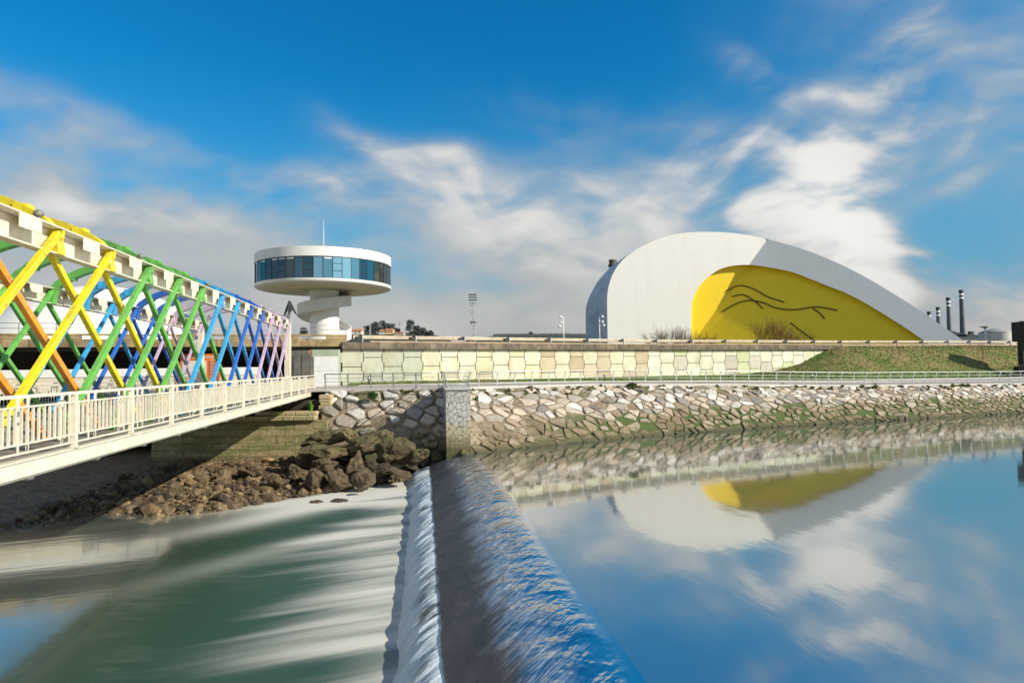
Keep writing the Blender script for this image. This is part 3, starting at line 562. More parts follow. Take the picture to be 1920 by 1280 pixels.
mb.sweep([B(RO, YS, DECK-.03), B(RO, 51.4, DECK-.03)], f_, True); mb.sweep([B(RO+.02, YS, DECK+.0), B(RO+.02, 51.4, DECK)], [(.02, 0), (.02, -.035), (-.3, -.035), (-.3, 0)], True); mb.build('edge_beam', 'cream_paint', fb)
mb = MB(); mb.sweep([B(FO-1.3, YS, DECK-.03), B(FO-1.3, 51.4, DECK-.03)], [(0, 0), (0, -.34), (.3, -.34), (.3, 0)], True); mb.build('edge_beam', 'cream_paint', fb)
mb = MB()
for Y in np.arange(YS+1, 51, 2.9): mb.beam(B(RO-.4, Y, DECK-.36), B(FO-1.1, Y, DECK-.36), .16, .34)
for o_ in (-8.9, -12.1, -15.3): mb.beam(B(o_, YS, DECK-.45), B(o_, 51.2, DECK-.45), .2, .42)
mb.build('floor_frame', 'cream_paint', fb)
def chord(off, sgn):   # sgn +1: flange faces the viewer
    mb = MB(); A, E_ = YS, YE+.15
    mb.beam(B(off-.30*sgn*1-.0, A, (CT+CB)/2-.03), B(off-.30*sgn, E_, (CT+CB)/2-.03), .05, CT-CB-.06)
    mb.beam(B(off-.22, A, CT-.02), B(off-.22, E_, CT-.02), .52, .04); mb.beam(B(off-.22, A, CB+.0), B(off-.22, E_, CB), .30, .04)
    for k in range(-5, 11):
        ym = nodeY(k)+DY*.5
        if sgn > 0: mb.box(B(off+.03, ym-.02, CT-.20), (.9, .03, .32), DIRB); mb.box(B(off-.12, ym+.2, CT-.17), (.04, .3, .22), DIRB)
        mb.beam(B(off-.28, nodeY(k), CB), B(off-.28, nodeY(k), CT-.03), .34, .02, DIRB)
    return mb.build('top_chord', 'cream_paint', fb, bevel=.006)
chord(NO, 1); chord(FO+.35, 1)
# arches, brackets and diagonals
for k in range(-5, 12):
    colm = 'paint_'+COLS[k+5]; Y = nodeY(k)
    def az(u_): return CT+.95*(1-abs(2*u_-1)**2.5)
    mb = MB(); pts = []
    a_, b_ = FO+.30, NO-.26
    for i in range(6): t = i/6; pts.append((a_-.10+.26*(1-math.cos(t*1.4)), CB-.02+(CT+.12-CB)*t))
    for i in range(25): u_ = .035+.93*i/24; pts.append((lerp(a_, b_, u_), az(u_)))
    for i in range(6): t = 1-(i+1)/6; pts.append((b_+.10-.26*(1-math.cos(t*1.4)), CB-.02+(CT+.12-CB)*t))
    hw, hh = .16, .15
    ring = []; n_ = len(pts); vs = []
    for i, (o_, z_) in enumerate(pts):
        o0, z0 = pts[max(i-1, 0)]; o1, z1 = pts[min(i+1, n_-1)]; t = Vector((o1-o0, z1-z0)).normalized(); nn = Vector((-t.y, t.x))
        for sy, sn in ((-1, -1), (1, -1), (1, 1), (-1, 1)): vs.append(B(o_+nn.x*hh*sn, Y, z_+nn.y*hh*sn)+DIRB*hw*sy)
    mb.add(vs, [(4*i+j, 4*i+4+j, 4*i+4+(j+1) % 4, 4*i+(j+1) % 4) for i in range(n_-1) for j in range(4)]+[(3, 2, 1, 0), (4*n_-4, 4*n_-3, 4*n_-2, 4*n_-1)])
    for u_ in (.12, .88):      # bolted splice plates
        c_ = B(lerp(a_, b_, u_), Y, az(u_)); mb.box(c_, (.36, .332, .315), SIDE)
    mb.build('arch', colm, fb, bevel=.008)
    for off in (NO, FO+.35):    # curved bracket plate on the outer face of each chord
        mb = MB(); prof = [(0.02, CT-.05), (.0, CT-.24), (-.10, CT-.42), (-.20, CB+.03)]; vs = []
        for (s_, z_) in prof: vs += [B(off+s_, Y, z_)-DIRB*.07, B(off+s_, Y, z_)+DIRB*.07, B(off-.27, Y, z_)+DIRB*.07, B(off-.27, Y, z_)-DIRB*.07]
        mb.add(vs, [(4*i+j, 4*i+4+j, 4*i+4+(j+1) % 4, 4*i+(j+1) % 4) for i in range(3) for j in range(4)]+[(0, 1, 2, 3), (12, 13, 14, 15)]); mb.build('bracket', colm, fb)
    for off, inn in ((NO, -.40), (FO+.35, -.40)):
        for dk, of2 in ((-2, -.06), (2, inn)):
            if not (-5 <= k+dk <= 12) and dk > 0: continue
            Yb = Y+DY*dk
            if Yb > YE+.3:
                fr = (YE-.05-Y)/(Yb-Y); 
                if fr < .2: continue
            else: fr = 1
            if Yb < YS: fr = (Y-YS-.3)/(DY*2)
            if fr <= .1: continue
            top = B(off+of2, Y+(.18 if dk > 0 else -.12), CT-.14 if dk < 0 else CB+.05); bot = B(off+of2, Yb, DECK); bot = top.lerp(bot, fr)
            mb = MB(); mb.beam(top, bot, .165, .15, SIDE); d_ = (bot-top); L = d_.length
            nb = int(L/.33)
            for i in range(1, nb):
                q = top.lerp(bot, i/nb); mb.box(q+SIDE*.095, (.03, .03, .025), DIRB)
            mb.build('diagonal', colm, fb, bevel=.012)
for off in (NO, FO+.35):
    mb = MB(); mb.box(B(off-.22, YE+.1, (CT+DECK)/2), (.42, .42, CT-DECK), DIRB); mb.box(B(off-.22, YE+.1, CT-.02), (.52, .56, .05), DIRB); mb.box(B(off-.22, YE+.1, DECK+.02), (.6, .6, .05), DIRB); mb.build('portal_column', 'cream_paint', fb, bevel=.015)
# railings (near side and far side): posts are sub-parts of the railing
def railing(off, name='railing', nearest=YS):
    pY = [14.46+2.95*i for i in range(-5, 14) if 14.46+2.95*i <= 51.6]; pY[-1] = 51.3; H = 1.22; mb = MB()
    for z_, w_ in ((H-.02, .09), (H-.22, .05), (.30, .05), (.13, .05)): mb.beam(B(off, pY[0], DECK+z_), B(off, pY[-1], DECK+z_), w_, w_*.7)
    for a, b_ in zip(pY[:-1], pY[1:]):
        n_ = 15
        for i in range(1, n_):
            y = lerp(a, b_, i/n_); mb.beam(B(off-.01, y, DECK+.30), B(off-.01, y, DECK+H-.22), .045, .032, DIRB)
        for q in (.22, .34, .64, .76): y = lerp(a, b_, q); mb.beam(B(off-.62, y, DECK), B(off-.62, y, DECK+H-.08), .10, .02, SIDE)
    for z_ in (H-.06, .95): mb.beam(B(off-.62, pY[0], DECK+z_), B(off-.62, pY[-1], DECK+z_), .03, .03)
    r_ = mb.build(name, 'cream_paint', fb)
    for y in pY:
        p_ = MB(); p_.box(B(off, y, DECK+H/2), (.11, .11, H), DIRB); p_.box(B(off-.2, y-.16, DECK+.62), (.34, .015, .86), DIRB); p_.box(B(off+.0, y, DECK+.012), (.2, .16, .02), DIRB); p_.build('post', 'cream_paint', r_, bevel=.01)
railing(RO); 
mb = MB(); 
for z_ in (1.18, 1.0, .3, .13): mb.beam(B(FO-1.2, YS, DECK+z_), B(FO-1.2, 51.3, DECK+z_), .05, .04)
for y in np.arange(YS, 51.3, .24): mb.beam(B(FO-1.2, y, DECK+.13), B(FO-1.2, y, DECK+1.), .022, .04, DIRB)
mb.build('railing', 'cream_paint', fb)
for Y in (15.6, 21.6, 28.9, 40.2):
    mb = MB(); c_ = B(NO-.15, Y, CT); mb.tube([c_, c_+Vector((0, 0, .12))], .045, 8); mb.lathe(c_+Vector((0, 0, .10)), [(0, 0), (.09, .02), (.12, .07), (.10, .13), (.04, .17), (0, .175)], 14); mb.build('lamp', mat('lamp_grey', (.20, .19, .15), (.14, .13, .10), 5, .5), fb)
# ================================================================ abutment, pier
mb = MB(); a = MB()
ab = empty('bridge_abutment', (-20, 47, -1), 'mossy masonry abutment wall in the water under the far end of the footbridge', 'abutment')
x0, x1 = -25.8, -14.0
mb.hexa([Vector(q) for q in ((x0, 46.8, -2.2), (x1+.9, 46.4, -2.2), (x1+.9, 53, -2.2), (x0, 53, -2.2), (x0+.1, 47.0, 2.0), (x1+.8, 46.7, 2.0), (x1+.8, 53, 2.0), (x0+.1, 53, 2.0))]); mb.build('wall', 'river_masonry', ab)
mb = MB(); rnd = random.Random(2); x = x0
while x < x1-.3:
    w = rnd.uniform(.7, 1.3); w = min(w, x1-x); mb.box((x+w/2, 46.95+rnd.uniform(-.04, .04), 2.2), (w-.03, .9, .34)); 
    if x > -18.6: mb.box((x+w/2, 47.25, 2.52+rnd.uniform(-.02, .02)), (w-.05, .7, .28))
    x += w
mb.build('coping', 'river_masonry', ab, bevel=.03)
mb = MB(); mb.box(((x0+x1)/2, 50.6, 2.7), (x1-x0, 3.2, 1.3)); mb.build('bearing_shelf', 'dark_soffit', ab)
mb = MB(); z = 1.2
while z < 3.6: h_ = random.uniform(.22, .34); mb.box((x1+.32+random.uniform(-.05, .05), 48.6, z+h_/2), (.85*random.uniform(.85, 1.1), 1.4, h_-.02)); z += h_
mb.build('quoin', 'river_masonry', ab, bevel=.03)
pr = empty('pier', (-4, 46, 0), 'square crazy-paved stone pier standing at the end of the weir', 'pier')
pc = [(-4.37, 43.0), (-2.78, 43.0), (-3.8, 50.6), (-5.42, 50.6)]; mb = MB()
mb.add([(a, b_, -2.4) for a, b_ in pc]+[(a, b_, 4.16) for a, b_ in pc], [(0, 1, 5, 4), (1, 2, 6, 5), (2, 3, 7, 6), (3, 0, 4, 7), (4, 5, 6, 7)]); mb.build('shaft', 'crazy_paving', pr)
pc2 = [(-4.45, 42.9), (-2.7, 42.9), (-3.72, 50.7), (-5.5, 50.7)]; mb = MB()
mb.add([(a, b_, 4.162) for a, b_ in pc2]+[(a, b_, 4.30) for a, b_ in pc2], [(0, 1, 5, 4), (1, 2, 6, 5), (2, 3, 7, 6), (3, 0, 4, 7), (4, 5, 6, 7), (3, 2, 1, 0)]); mb.build('cap', 'kerb', pr, bevel=.02)
# ================================================================ tube railings
def tube_rail(path, spacing, H, label, name='promenade_railing', Hend=None, bulge=.16, first=True):
    path = [Vector(p) for p in path]; seg = [(path[i+1]-path[i]).length for i in range(len(path)-1)]; tot = sum(seg); n_ = max(1, round(tot/spacing)); st = []
    for i in range(n_+1):
        s_ = tot*i/n_; j = 0
        while j < len(seg)-1 and s_ > seg[j]: s_ -= seg[j]; j += 1
        st.append(path[j].lerp(path[j+1], min(1, s_/seg[j])))
    root = empty(name, st[0], label, 'railing')
    def out_(i): t = (st[min(i+1, n_)]-st[max(i-1, 0)]).normalized(); return Vector((t.y, -t.x, 0)).normalized()
    mb = MB(); hf = lambda i: lerp(H, Hend or H, i/n_)
    for fr, r_, ob in ((1., .042, bulge), (.70, .018, bulge*.25), (.46, .018, 0), (.2, .018, 0)):
        mb.tube([st[i]+out_(i)*ob+Vector((0, 0, hf(i)*fr)) for i in range(n_+1)], r_, 6)
    mb.build('rails', 'galvanised', root)
    for i in range(n_+1):
        o_ = out_(i); t = Vector((-o_.y, o_.x, 0)); h_ = hf(i); pm = MB(); q = [(0, 0, .05), (0, .55, .045), (.25, .74, .04), (1., 1., .035)]
        for k in range(3):
            A = st[i]+o_*bulge*q[k][0]+Vector((0, 0, h_*q[k][1])); E_ = st[i]+o_*bulge*q[k+1][0]+Vector((0, 0, h_*q[k+1][1])); pm.beam(A, E_, .03, .085, t)
        pm.box(st[i]+Vector((0, 0, .012)), (.14, .14, .02)); pm.build('post', 'rail_steel', root)
tube_rail([promP(X)+Vector((0, .14, .06)) for X in [-2.6]+list(np.arange(0, 100, 3))], 1.62, 1.10, 'long tubular steel railing along the promenade edge, right of the pier', Hend=1.42)
tube_rail([promP(X)+Vector((0, .14, .06)) for X in (-14.1, -12, -10, -8, -5.6)], 1.7, 1.08, 'short tubular steel railing between the footbridge end and the pier')
tube_rail([Vector((-5.35, 50.2, 4.3)), Vector((-4.36, 43.15, 4.3)), Vector((-2.86, 43.15, 4.3)), Vector((-3.75, 50.2, 4.3))], 2.1, 1.0, 'dark bowed steel railing round the top of the square pier', name='pier_railing', bulge=.2)
# ================================================================ retaining wall, viaduct, guard rail
wl = []; X = -14.6
def wln(X): return Vector((X, interp(WALL_Y, X) if X > -14.3 else 56.1+.62*(X+14.3), 0))
S_ = [wln(X) for X in np.arange(-14.6, 44.1, .05)]; cum = [0]
for i in range(1, len(S_)): cum.append(cum[-1]+(S_[i]-S_[i-1]).length)
def wat(s_):
    i = min(max(int(np.searchsorted(cum, s_))-1, 0), len(S_)-2); t = (s_-cum[i])/(cum[i+1]-cum[i]); return S_[i].lerp(S_[i+1], t)
def wnrm(s_): t = (wat(s_+.3)-wat(max(0, s_-.3))).normalized(); return Vector((t.y, -t.x, 0))
TOT = cum[-1]; CAPB, CAPT = 7.34, 7.92
rw = empty('retaining_wall', (10, 71, 4.3), 'long cream panelled retaining wall under the road with a dark concrete coping', 'wall')
mb = MB(); mb.sweep([wat(s_)-wnrm(s_)*.022 for s_ in np.arange(0, TOT, 1.)]+[wat(TOT-.01)], [(-.3, 3.4), (0, 3.4), (0, CAPT-.2), (-.3, CAPT-.2)], True); mb.build('backing', 'joint_dark', rw)
mb = MB(); rnd = random.Random(9); CW, PH = 1.87, 1.62; nc = int(TOT/CW)+1
for c_ in range(nc+1):
    sc = .95+c_*CW; zoff = 7.34-PH*(.45 if c_ % 2 else .95)
    for r_ in range(-3, 2):
        zb = zoff+r_*PH; zt = zb+PH; g_ = .03; wn, ww = CW/2-.09, CW/2+.07; zs = [zb+g_, zb+PH*.25, zb+PH*.25, zb+PH*.75, zb+PH*.75, zt-g_]; hs_ = [wn, wn, ww, ww, wn, wn]
        L = [(-h_+g_, z_) for h_, z_ in zip(hs_, zs)]; Rr = [(h_-g_, z_) for h_, z_ in zip(hs_, zs)]
        L = [(a, min(max(b_, 3.5), CAPB-.015)) for a, b_ in L]; Rr = [(a, min(max(b_, 3.5), CAPB-.015)) for a, b_ in Rr]
        if zb > CAPB-.05 or zt < 3.6: continue
        px = wat(min(sc, TOT)).x; q = rnd.random()
        if px < -7.5: col = (.45, .46, .37)
        elif 2.5 < px < 15: col = [(.62, .58, .43), (.54, .46, .33), (.63, .61, .46), (.50, .41, .29)][int(q*4)]
        elif px < 2.5: col = [(.68, .65, .51), (.64, .60, .46), (.60, .59, .40), (.62, .55, .42)][int(q*4)]
        else: col = [(.70, .69, .55), (.68, .66, .54), (.58, .62, .38), (.56, .52, .45), (.69, .69, .54), (.72, .70, .58)][int(q*6)]
        kk = rnd.uniform(.93, 1.05); col = tuple(x*kk for x in col)
        def V_(a, z_): s_ = min(max(sc+a, 0), TOT-.02); w_ = wat(s_); return Vector((w_.x, w_.y, z_))+wnrm(s_)*.0
        def V0(a, z_): s_ = min(max(sc+a, 0), TOT-.02); w_ = wat(s_); return Vector((w_.x, w_.y, z_))-wnrm(s_)*.018
        lo_ = L+Rr[::-1]; fr = [V_(a, z_) for a, z_ in lo_]; bk = [V0(a, z_) for a, z_ in lo_]; n_ = 12
        fs = [(0, 11, 10, 1), (2, 9, 8, 3), (4, 7, 6, 5)]+[((i+1) % n_, i, n_+i, n_+(i+1) % n_) for i in range(n_)]
        mb.add(fr+bk, fs, False, [col]*24)
mb.build('panels', 'wall_panel', rw)
mb = MB(); s_ = 0.; rnd = random.Random(4)
while s_ < TOT-.1:
    e_ = min(s_+1.62, TOT-.02); A, E_ = wat(s_+.012), wat(e_-.012); n_ = wnrm((s_+e_)/2); k = rnd.uniform(.75, 1.2); mb.col = (k, k*rnd.uniform(.94, 1.02), k*rnd.uniform(.85, 1))
    mb.box((A+E_)/2+n_*.12+Vector((0, 0, (CAPB+CAPT)/2)), ((E_-A).length, .5, CAPT-CAPB), (E_-A)); s_ = e_
mb.build('coping', 'concrete_cap', rw, bevel=.015)
# viaduct deck on the left
vd = empty('road_viaduct', (-30, 52, 7), 'stained concrete road viaduct crossing behind the footbridge with slots in its parapet', 'viaduct')
VA, VB = Vector((-14.15, vdY(-14.15), 0)), Vector((-75, vdY(-75), 0)); vdir = (VB-VA).normalized(); vn = Vector((-vdir.y, vdir.x, 0)); vn = vn if vn.y < 0 else -vn; VL = (VB-VA).length
def VP(s_, o_, z_): return VA+vdir*s_+vn*o_+Vector((0, 0, z_))
mb = MB(); rnd = random.Random(8); s_ = 0.
while s_ < VL:
    w = 2.55; k = rnd.uniform(.8, 1.2); mb.col = (k, k*rnd.uniform(.9, 1.), k*rnd.uniform(.8, .95)); mb.box(VP(s_+w/2, 0, 7.86), (w-.03, .36, .62), vdir); s_ += w
mb.col = (1.15, 1.1, 1.0)
P_ = 4.9; s_ = 0.
mb.box(VP(VL/2, -.03, 8.51), (VL, .34, .14), vdir)
while s_ < VL:
    mb.col = (1.1, 1.05, .95); mb.box(VP(s_+.85, -.04, 8.305), (1.7, .30, .266), vdir); s_ += P_*.8
mb.build('parapet', 'viaduct_concrete', vd, bevel=.02)
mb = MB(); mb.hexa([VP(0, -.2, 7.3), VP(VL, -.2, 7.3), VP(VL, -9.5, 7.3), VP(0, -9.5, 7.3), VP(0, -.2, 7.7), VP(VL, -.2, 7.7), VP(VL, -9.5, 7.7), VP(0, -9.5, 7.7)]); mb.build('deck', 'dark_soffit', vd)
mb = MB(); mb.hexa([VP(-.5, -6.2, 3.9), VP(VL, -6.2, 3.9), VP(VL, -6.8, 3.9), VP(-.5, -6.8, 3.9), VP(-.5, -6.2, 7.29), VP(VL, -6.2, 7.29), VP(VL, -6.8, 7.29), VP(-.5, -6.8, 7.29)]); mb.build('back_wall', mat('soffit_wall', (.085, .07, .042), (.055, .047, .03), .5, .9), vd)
mb = MB(); f1 = [0, 3.2, 0, 3.2]
for z_ in (9.36, 8.98): mb.tube([VP(-.2, -.05, z_), VP(VL, -.05, z_)], .03, 6)
r_ = mb.build('railing', 'rail_steel', vd)
for i, s_ in enumerate(np.arange(.1, VL, 2.35)):
    pm = MB(); pm.beam(VP(s_, -.05, 8.58), VP(s_, -.05, 9.38), .07, .05, vdir); pm.build('post', 'rail_steel', r_)
mb = MB(); mb.box(VP(14, .75, 0)+Vector((0, 0, 0)), (.01, .01, .01)); 
lw = MB(); lw.hexa([VP(6.9, -1.6, 4.1), VP(VL, -1.6, 4.1), VP(VL, -1.9, 4.1), VP(6.9, -1.9, 4.1), VP(6.9, -1.6, 5.28), VP(VL, -1.6, 5.28), VP(VL, -1.9, 5.28), VP(6.9, -1.9, 5.28)])
lw = lw.build('low_wall', 'cream_wall'); tag(lw, 'low cream wall on the ground under the viaduct, behind the footbridge', 'wall')
mb = MB(); mb.hexa([VP(6.9, -1.55, 5.282), VP(VL, -1.55, 5.282), VP(VL, -1.95, 5.282), VP(6.9, -1.95, 5.282), VP(6.9, -1.55, 5.9), VP(VL, -1.55, 5.9), VP(VL, -1.95, 5.9), VP(6.9, -1.95, 5.9)]); mb.build('band', 'white_paint', lw)
# abutment block with white painted field
va = empty('viaduct_abutment', (-15.8, 55, 4), 'block of green and white painted concrete carrying the end of the viaduct', 'wall')
q0, q1 = PY(586, 700, 54.9), PY(635, 700, 55.3); mb = MB(); mb.hexa([Vector((q0.x, 54.9, 4)), Vector((q1.x, 55.25, 4)), Vector((q1.x, 58, 4)), Vector((q0.x, 58, 4)), Vector((q0.x-.2, 54.9, 7.29)), Vector((q1.x, 55.25, 7.29)), Vector((q1.x, 58, 7.29)), Vector((q0.x-.2, 58, 7.29))]); mb.build('block', 'abut_green', va)
mb = MB(); 
for za, zb in ((4.15, 5.5), (5.515, 6.72)): mb.hexa([Vector((q0.x+.12, 54.86, za)), Vector((q1.x-.02, 55.21, za)), Vector((q1.x-.02, 55.24, za)), Vector((q0.x+.12, 54.92, za)), Vector((q0.x+.12, 54.86, zb)), Vector((q1.x-.02, 55.21, zb)), Vector((q1.x-.02, 55.24, zb)), Vector((q0.x+.12, 54.92, zb))])
mb.build('painted_panel', 'white_paint', va)
# steel doors left of it
dr = empty('service_door', (-18.5, 54.6, 4.2), 'pair of dull scratched metal doors beside the white painted abutment block', 'doors')
for a_, b_ in ((550, 563.5), (565, 585.5)):
    A, E_ = PY(a_, 700, 54.6), PY(b_, 700, 54.75); mb = MB(); mb.box(((A.x+E_.x)/2, 54.7, 5.55), (E_.x-A.x, .06, 2.7)); mb.box(((A.x+E_.x)/2, 54.66, 6.75), (E_.x-A.x-.12, .02, .02)); mb.box((E_.x-.12, 54.63, 5.3), (.04, .06, .16)); mb.build('door_leaf', 'door_metal', dr, bevel=.01)
A, E_ = PY(546, 700, 54.9), PY(586, 700, 54.9); mb = MB(); mb.box(((A.x+E_.x)/2, 54.95, 5.7), (E_.x-A.x, .3, 3.1)); mb.build('frame', 'door_metal', dr)
mb = MB(); mb.box((PY(580, 650, 54.6).x, 54.6, 7.12), (.1, .05, .2)); tag(mb.build('warning_plate', 'orange_sign'), 'tiny red plate under the viaduct above the metal doors', 'sign')
# road guard rail with posts and spacer blocks
gr = empty('guard_rail', (10, 70, 7.8), 'long beige corrugated guard rail with dark spacer blocks along the road edge', 'guard rail')
GP = [wallP(X) for X in [-13.6]+list(np.arange(-12, 140, 2.))]
def gline(zz, o_): 
    r2 = []
    for i, p_ in enumerate(GP): t = (GP[min(i+1, len(GP)-1)]-GP[max(i-1, 0)]).normalized(); r2.append(p_+Vector((t.y, -t.x, 0))*o_+Vector((0, 0, zz)))
    return r2
mb = MB(); pf = [(-.02, 0), (.04, .03), (.05, .09), (0, .14), (0, .19), (.05, .24), (.04, .30), (-.02, .33), (-.04, .33), (-.04, 0)]; mb.sweep(gline(8.22, -.35), pf, True); mb.build('beam', 'guard_steel', gr)
acc = 0.; last = GP[0]; nxt = 1.2; gcum = [0]
for i in range(1, len(GP)): gcum.append(gcum[-1]+(GP[i]-GP[i-1]).length)
s_ = .8; idx = 0
while s_ < gcum[-1]-1 and idx < 40:
    i = int(np.searchsorted(gcum, s_))-1; t = (s_-gcum[i])/(gcum[i+1]-gcum[i]); p_ = GP[i].lerp(GP[i+1], t); d_ = (GP[i+1]-GP[i]).normalized(); n_ = Vector((d_.y, -d_.x, 0))
    pm = MB(); pm.box(p_-n_*.20+Vector((0, 0, 8.15)), (.08, .12, .82), d_); ps = pm.build('post', 'galvanised', gr)
    pm = MB(); pm.box(p_-n_*.26-d_*.28+Vector((0, 0, 8.41)), (.62, .16, .20), (d_+Vector((0, 0, .28)))); pm.build('spacer_block', 'black_steel', ps, bevel=.02); s_ += 5.02; idx += 1
mb = MB(); mb.sweep([q for q in gline(ROADZ-.1, -1.3) if q.x > -14], [(0, 0), (.04, .50), (-.16, .50), (-.2, 0)], True); tag(mb.build('road_barrier', 'barrier', bevel=.03), 'low tan concrete barrier just behind the road guard rail', 'barrier')
# ================================================================ wire fence in the underpass, sign board
fe = empty('mesh_fence', (-36, 53, 4.1), 'grey wire mesh fence on the far promenade behind the footbridge', 'fence'); mb = MB()
fx0, fx1 = -39, -22.5; fy = lambda X: 50.9+(X+22.5)*-.02
for z_ in (5.2, 4.95, 4.25): mb.beam((fx0, fy(fx0), z_), (fx1, fy(fx1), z_), .03, .03)
for X in np.arange(fx0, fx1, .16): mb.beam((X, fy(X), 4.2), (X, fy(X), 5.2), .012, .012)
for z_ in np.arange(4.4, 4.95, .14): mb.beam((fx0, fy(fx0), z_), (fx1, fy(fx1), z_), .012, .012)
mb.build('mesh', 'rail_steel', fe)
for X in np.arange(fx0, fx1+.1, 2.3): pm = MB(); pm.box((X, fy(X)+.03, 4.68), (.06, .06, 1.14)); pm.build('post', 'rail_steel', fe)
sg = empty('sign_board', (-26, 53, 4.2), 'orange information board with white heading and map panel behind the footbridge', 'sign')
YS_ = 53.; A, E_ = PY(338, 664, YS_), PY(413, 712, YS_); W_ = E_.x-A.x; H_ = A.z-E_.z; cx = (A.x+E_.x)/2; cz = (A.z+E_.z)/2
mb = MB(); mb.box((cx, YS_, cz), (W_, .08, H_)); mb.build('board', 'orange_sign', sg, bevel=.01)
mb = MB(); mb.box((cx-W_*.14, YS_-.045, cz-H_*.07), (W_*.60, .012, H_*.62)); mb.build('map_panel', 'sign_white', sg)
mb = MB(); rnd = random.Random(5)
for i in range(7): mb.box((cx-W_*.14+rnd.uniform(-.7, .7), YS_-.055, cz-H_*.07+rnd.uniform(-.45, .3)), (rnd.uniform(.15, .5), .006, rnd.uniform(.08, .3)))
mb.build('map', 'sign_grey', sg)
mb = MB(); mb.box((cx+W_*.34, YS_-.044, cz-H_*.05), (W_*.24, .008, H_*.55)); mb.build('list_panel', 'sign_red', sg)
mb = MB()
for i in range(13): w = rnd.uniform(.25, .45); mb.box((cx+W_*.25+w/2, YS_-.056, cz+H_*.26-i*H_*.055), (w, .006, .028))
mb.build('list_lines', 'sign_white', sg)
for sx in (-1, 1): mb = MB(); mb.box((cx+sx*W_*.44, YS_+.07, 4.6+.6), (.08, .06, 2.1)); mb.build('leg', 'rail_steel', sg)
def text(s_, size, loc, m_, parent, ext=.006):
    cu = bpy.data.curves.new('t', 'FONT'); cu.body = s_; cu.size = size; cu.extrude = ext; cu.align_x = 'CENTER'; cu.align_y = 'CENTER'; to = bpy.data.objects.new('t', cu); S.collection.objects.link(to); bpy.context.view_layer.update()
    me = bpy.data.meshes.new_from_object(to.evaluated_get(bpy.context.evaluated_depsgraph_get())); bpy.data.objects.remove(to); me.name = 'lettering'; me.materials.clear(); me.materials.append(MATS[m_])
    o_ = bpy.data.objects.new('lettering', me); S.collection.objects.link(o_); o_.parent = parent; o_.location = Vector(loc)-parent.location; o_.rotation_euler = (R(90), 0, 0); return o_
text('Centro Niemeyer', .40, (cx-.0, YS_-.05, cz+H_*.39), 'sign_white', sg)
#@@FAR
# ================================================================ boulders
def rock_mesh(seed, sub=4, rough=.42, facets=6):
    bm = bmesh.new(); bmesh.ops.create_icosphere(bm, subdivisions=sub, radius=1); rnd = random.Random(seed); pl_ = [(Vector((rnd.gauss(0, 1), rnd.gauss(0, 1), rnd.gauss(0, 1))).normalized(), rnd.uniform(.55, .9)) for _ in range(facets)]; of = Vector((seed*3.7, seed*1.3, 0))
    for v_ in bm.verts:
        q = v_.co.copy()
        for n_, d_ in pl_:
            k = q.dot(n_)
            if k > d_: q -= n_*(k-d_)*.85
        f_ = 1+rough*MN.noise(q*1.2+of)+rough*.5*MN.noise(q*2.7+of)+rough*.34*(.3-abs(MN.noise(q*5+of)))+rough*.22*MN.noise(q*12+of); v_.co = q*f_
    r_ = ([v_.co.copy() for v_ in bm.verts], [tuple(v_.index for v_ in f_.verts) for f_ in bm.faces]); bm.free(); return r_
BL = [  # px, py, half width px, half height px, distance, tilt, tint, label
 (614, 822, 38, 13, 43.4, -8, .95, 'flat mossy boulder at the foot of the stone bank beside the abutment'),
 (655, 817, 18, 11, 42.6, 35, 1.9, 'small pale tilted slab lying between mossy boulders'),
 (698, 826, 54, 20, 42.9, -14, .95, 'largest moss-topped boulder in the heap under the stone bank'),
 (742, 846, 30, 24, 41.6, -30, .7, 'bulging green-brown boulder right of the largest mossy one'),  # tint lowered to paint in the shadowed hollow here
 (785, 855, 24, 12, 41.4, -25, .55, 'pointed boulder closest to the pier, darkened for the shade there'),  # dark tint stands for shadow in the hollow beside the pier
 (612, 848, 44, 16, 41.8, 0, 1.0, 'wide flat-bottomed mossy boulder on the left of the heap'),
 (664, 876, 15, 27, 39.8, 5, .9, 'tall narrow upright boulder in the middle of the heap'),
 (610, 875, 24, 14, 40.4, 0, .85, 'squat brown boulder under the wide flat one'),
 (590, 903, 18, 22, 38.8, 0, .8, 'shell-covered lumpy boulder at the left waterside'),
 (635, 900, 24, 18, 38.8, 20, .8, 'rounded brown boulder just above the white water'),
 (678, 899, 22, 18, 38.9, 10, .7, 'dark shell-covered boulder at the right waterside'),
 (556, 888, 20, 15, 40.0, 0, .9, 'boulder speckled with shells at the left end of the heap'),
 (540, 866, 17, 12, 42.2, 0, 1.1, 'small lit boulder below the masonry wall'),
 (704, 882, 26, 16, 40.8, 0, .4, 'dark boulder in the hollow behind the tall upright one'),
 (745, 886, 32, 7, 40.4, 10, .8, 'low reddish rock ledge beside the top of the waterfall'),
 (578, 866, 20, 12, 42.0, -10, .9, 'brown boulder wedged below the mossy ones on the left'),
 (520, 905, 20, 11, 38.6, 0, .85, 'low shell-crusted boulder at the water edge'),
 (470, 880, 24, 13, 40.6, 0, .85, 'shell-crusted boulder half sunk in the mud'),
 (677, 916, 13, 5, 37.9, -20, .55, 'small dark wet rock standing in the white stream'),
 (636, 938, 14, 5, 36.2, 0, .5, 'flat dark rock in the stream, right of its twin'),
 (594, 941, 13, 4, 36.0, 0, .5, 'flat dark rock in the stream, the leftmost one'),
 (785, 958, 14, 11, 34.2, -38, .25, 'black wedge of rock jutting out of the falling water')]
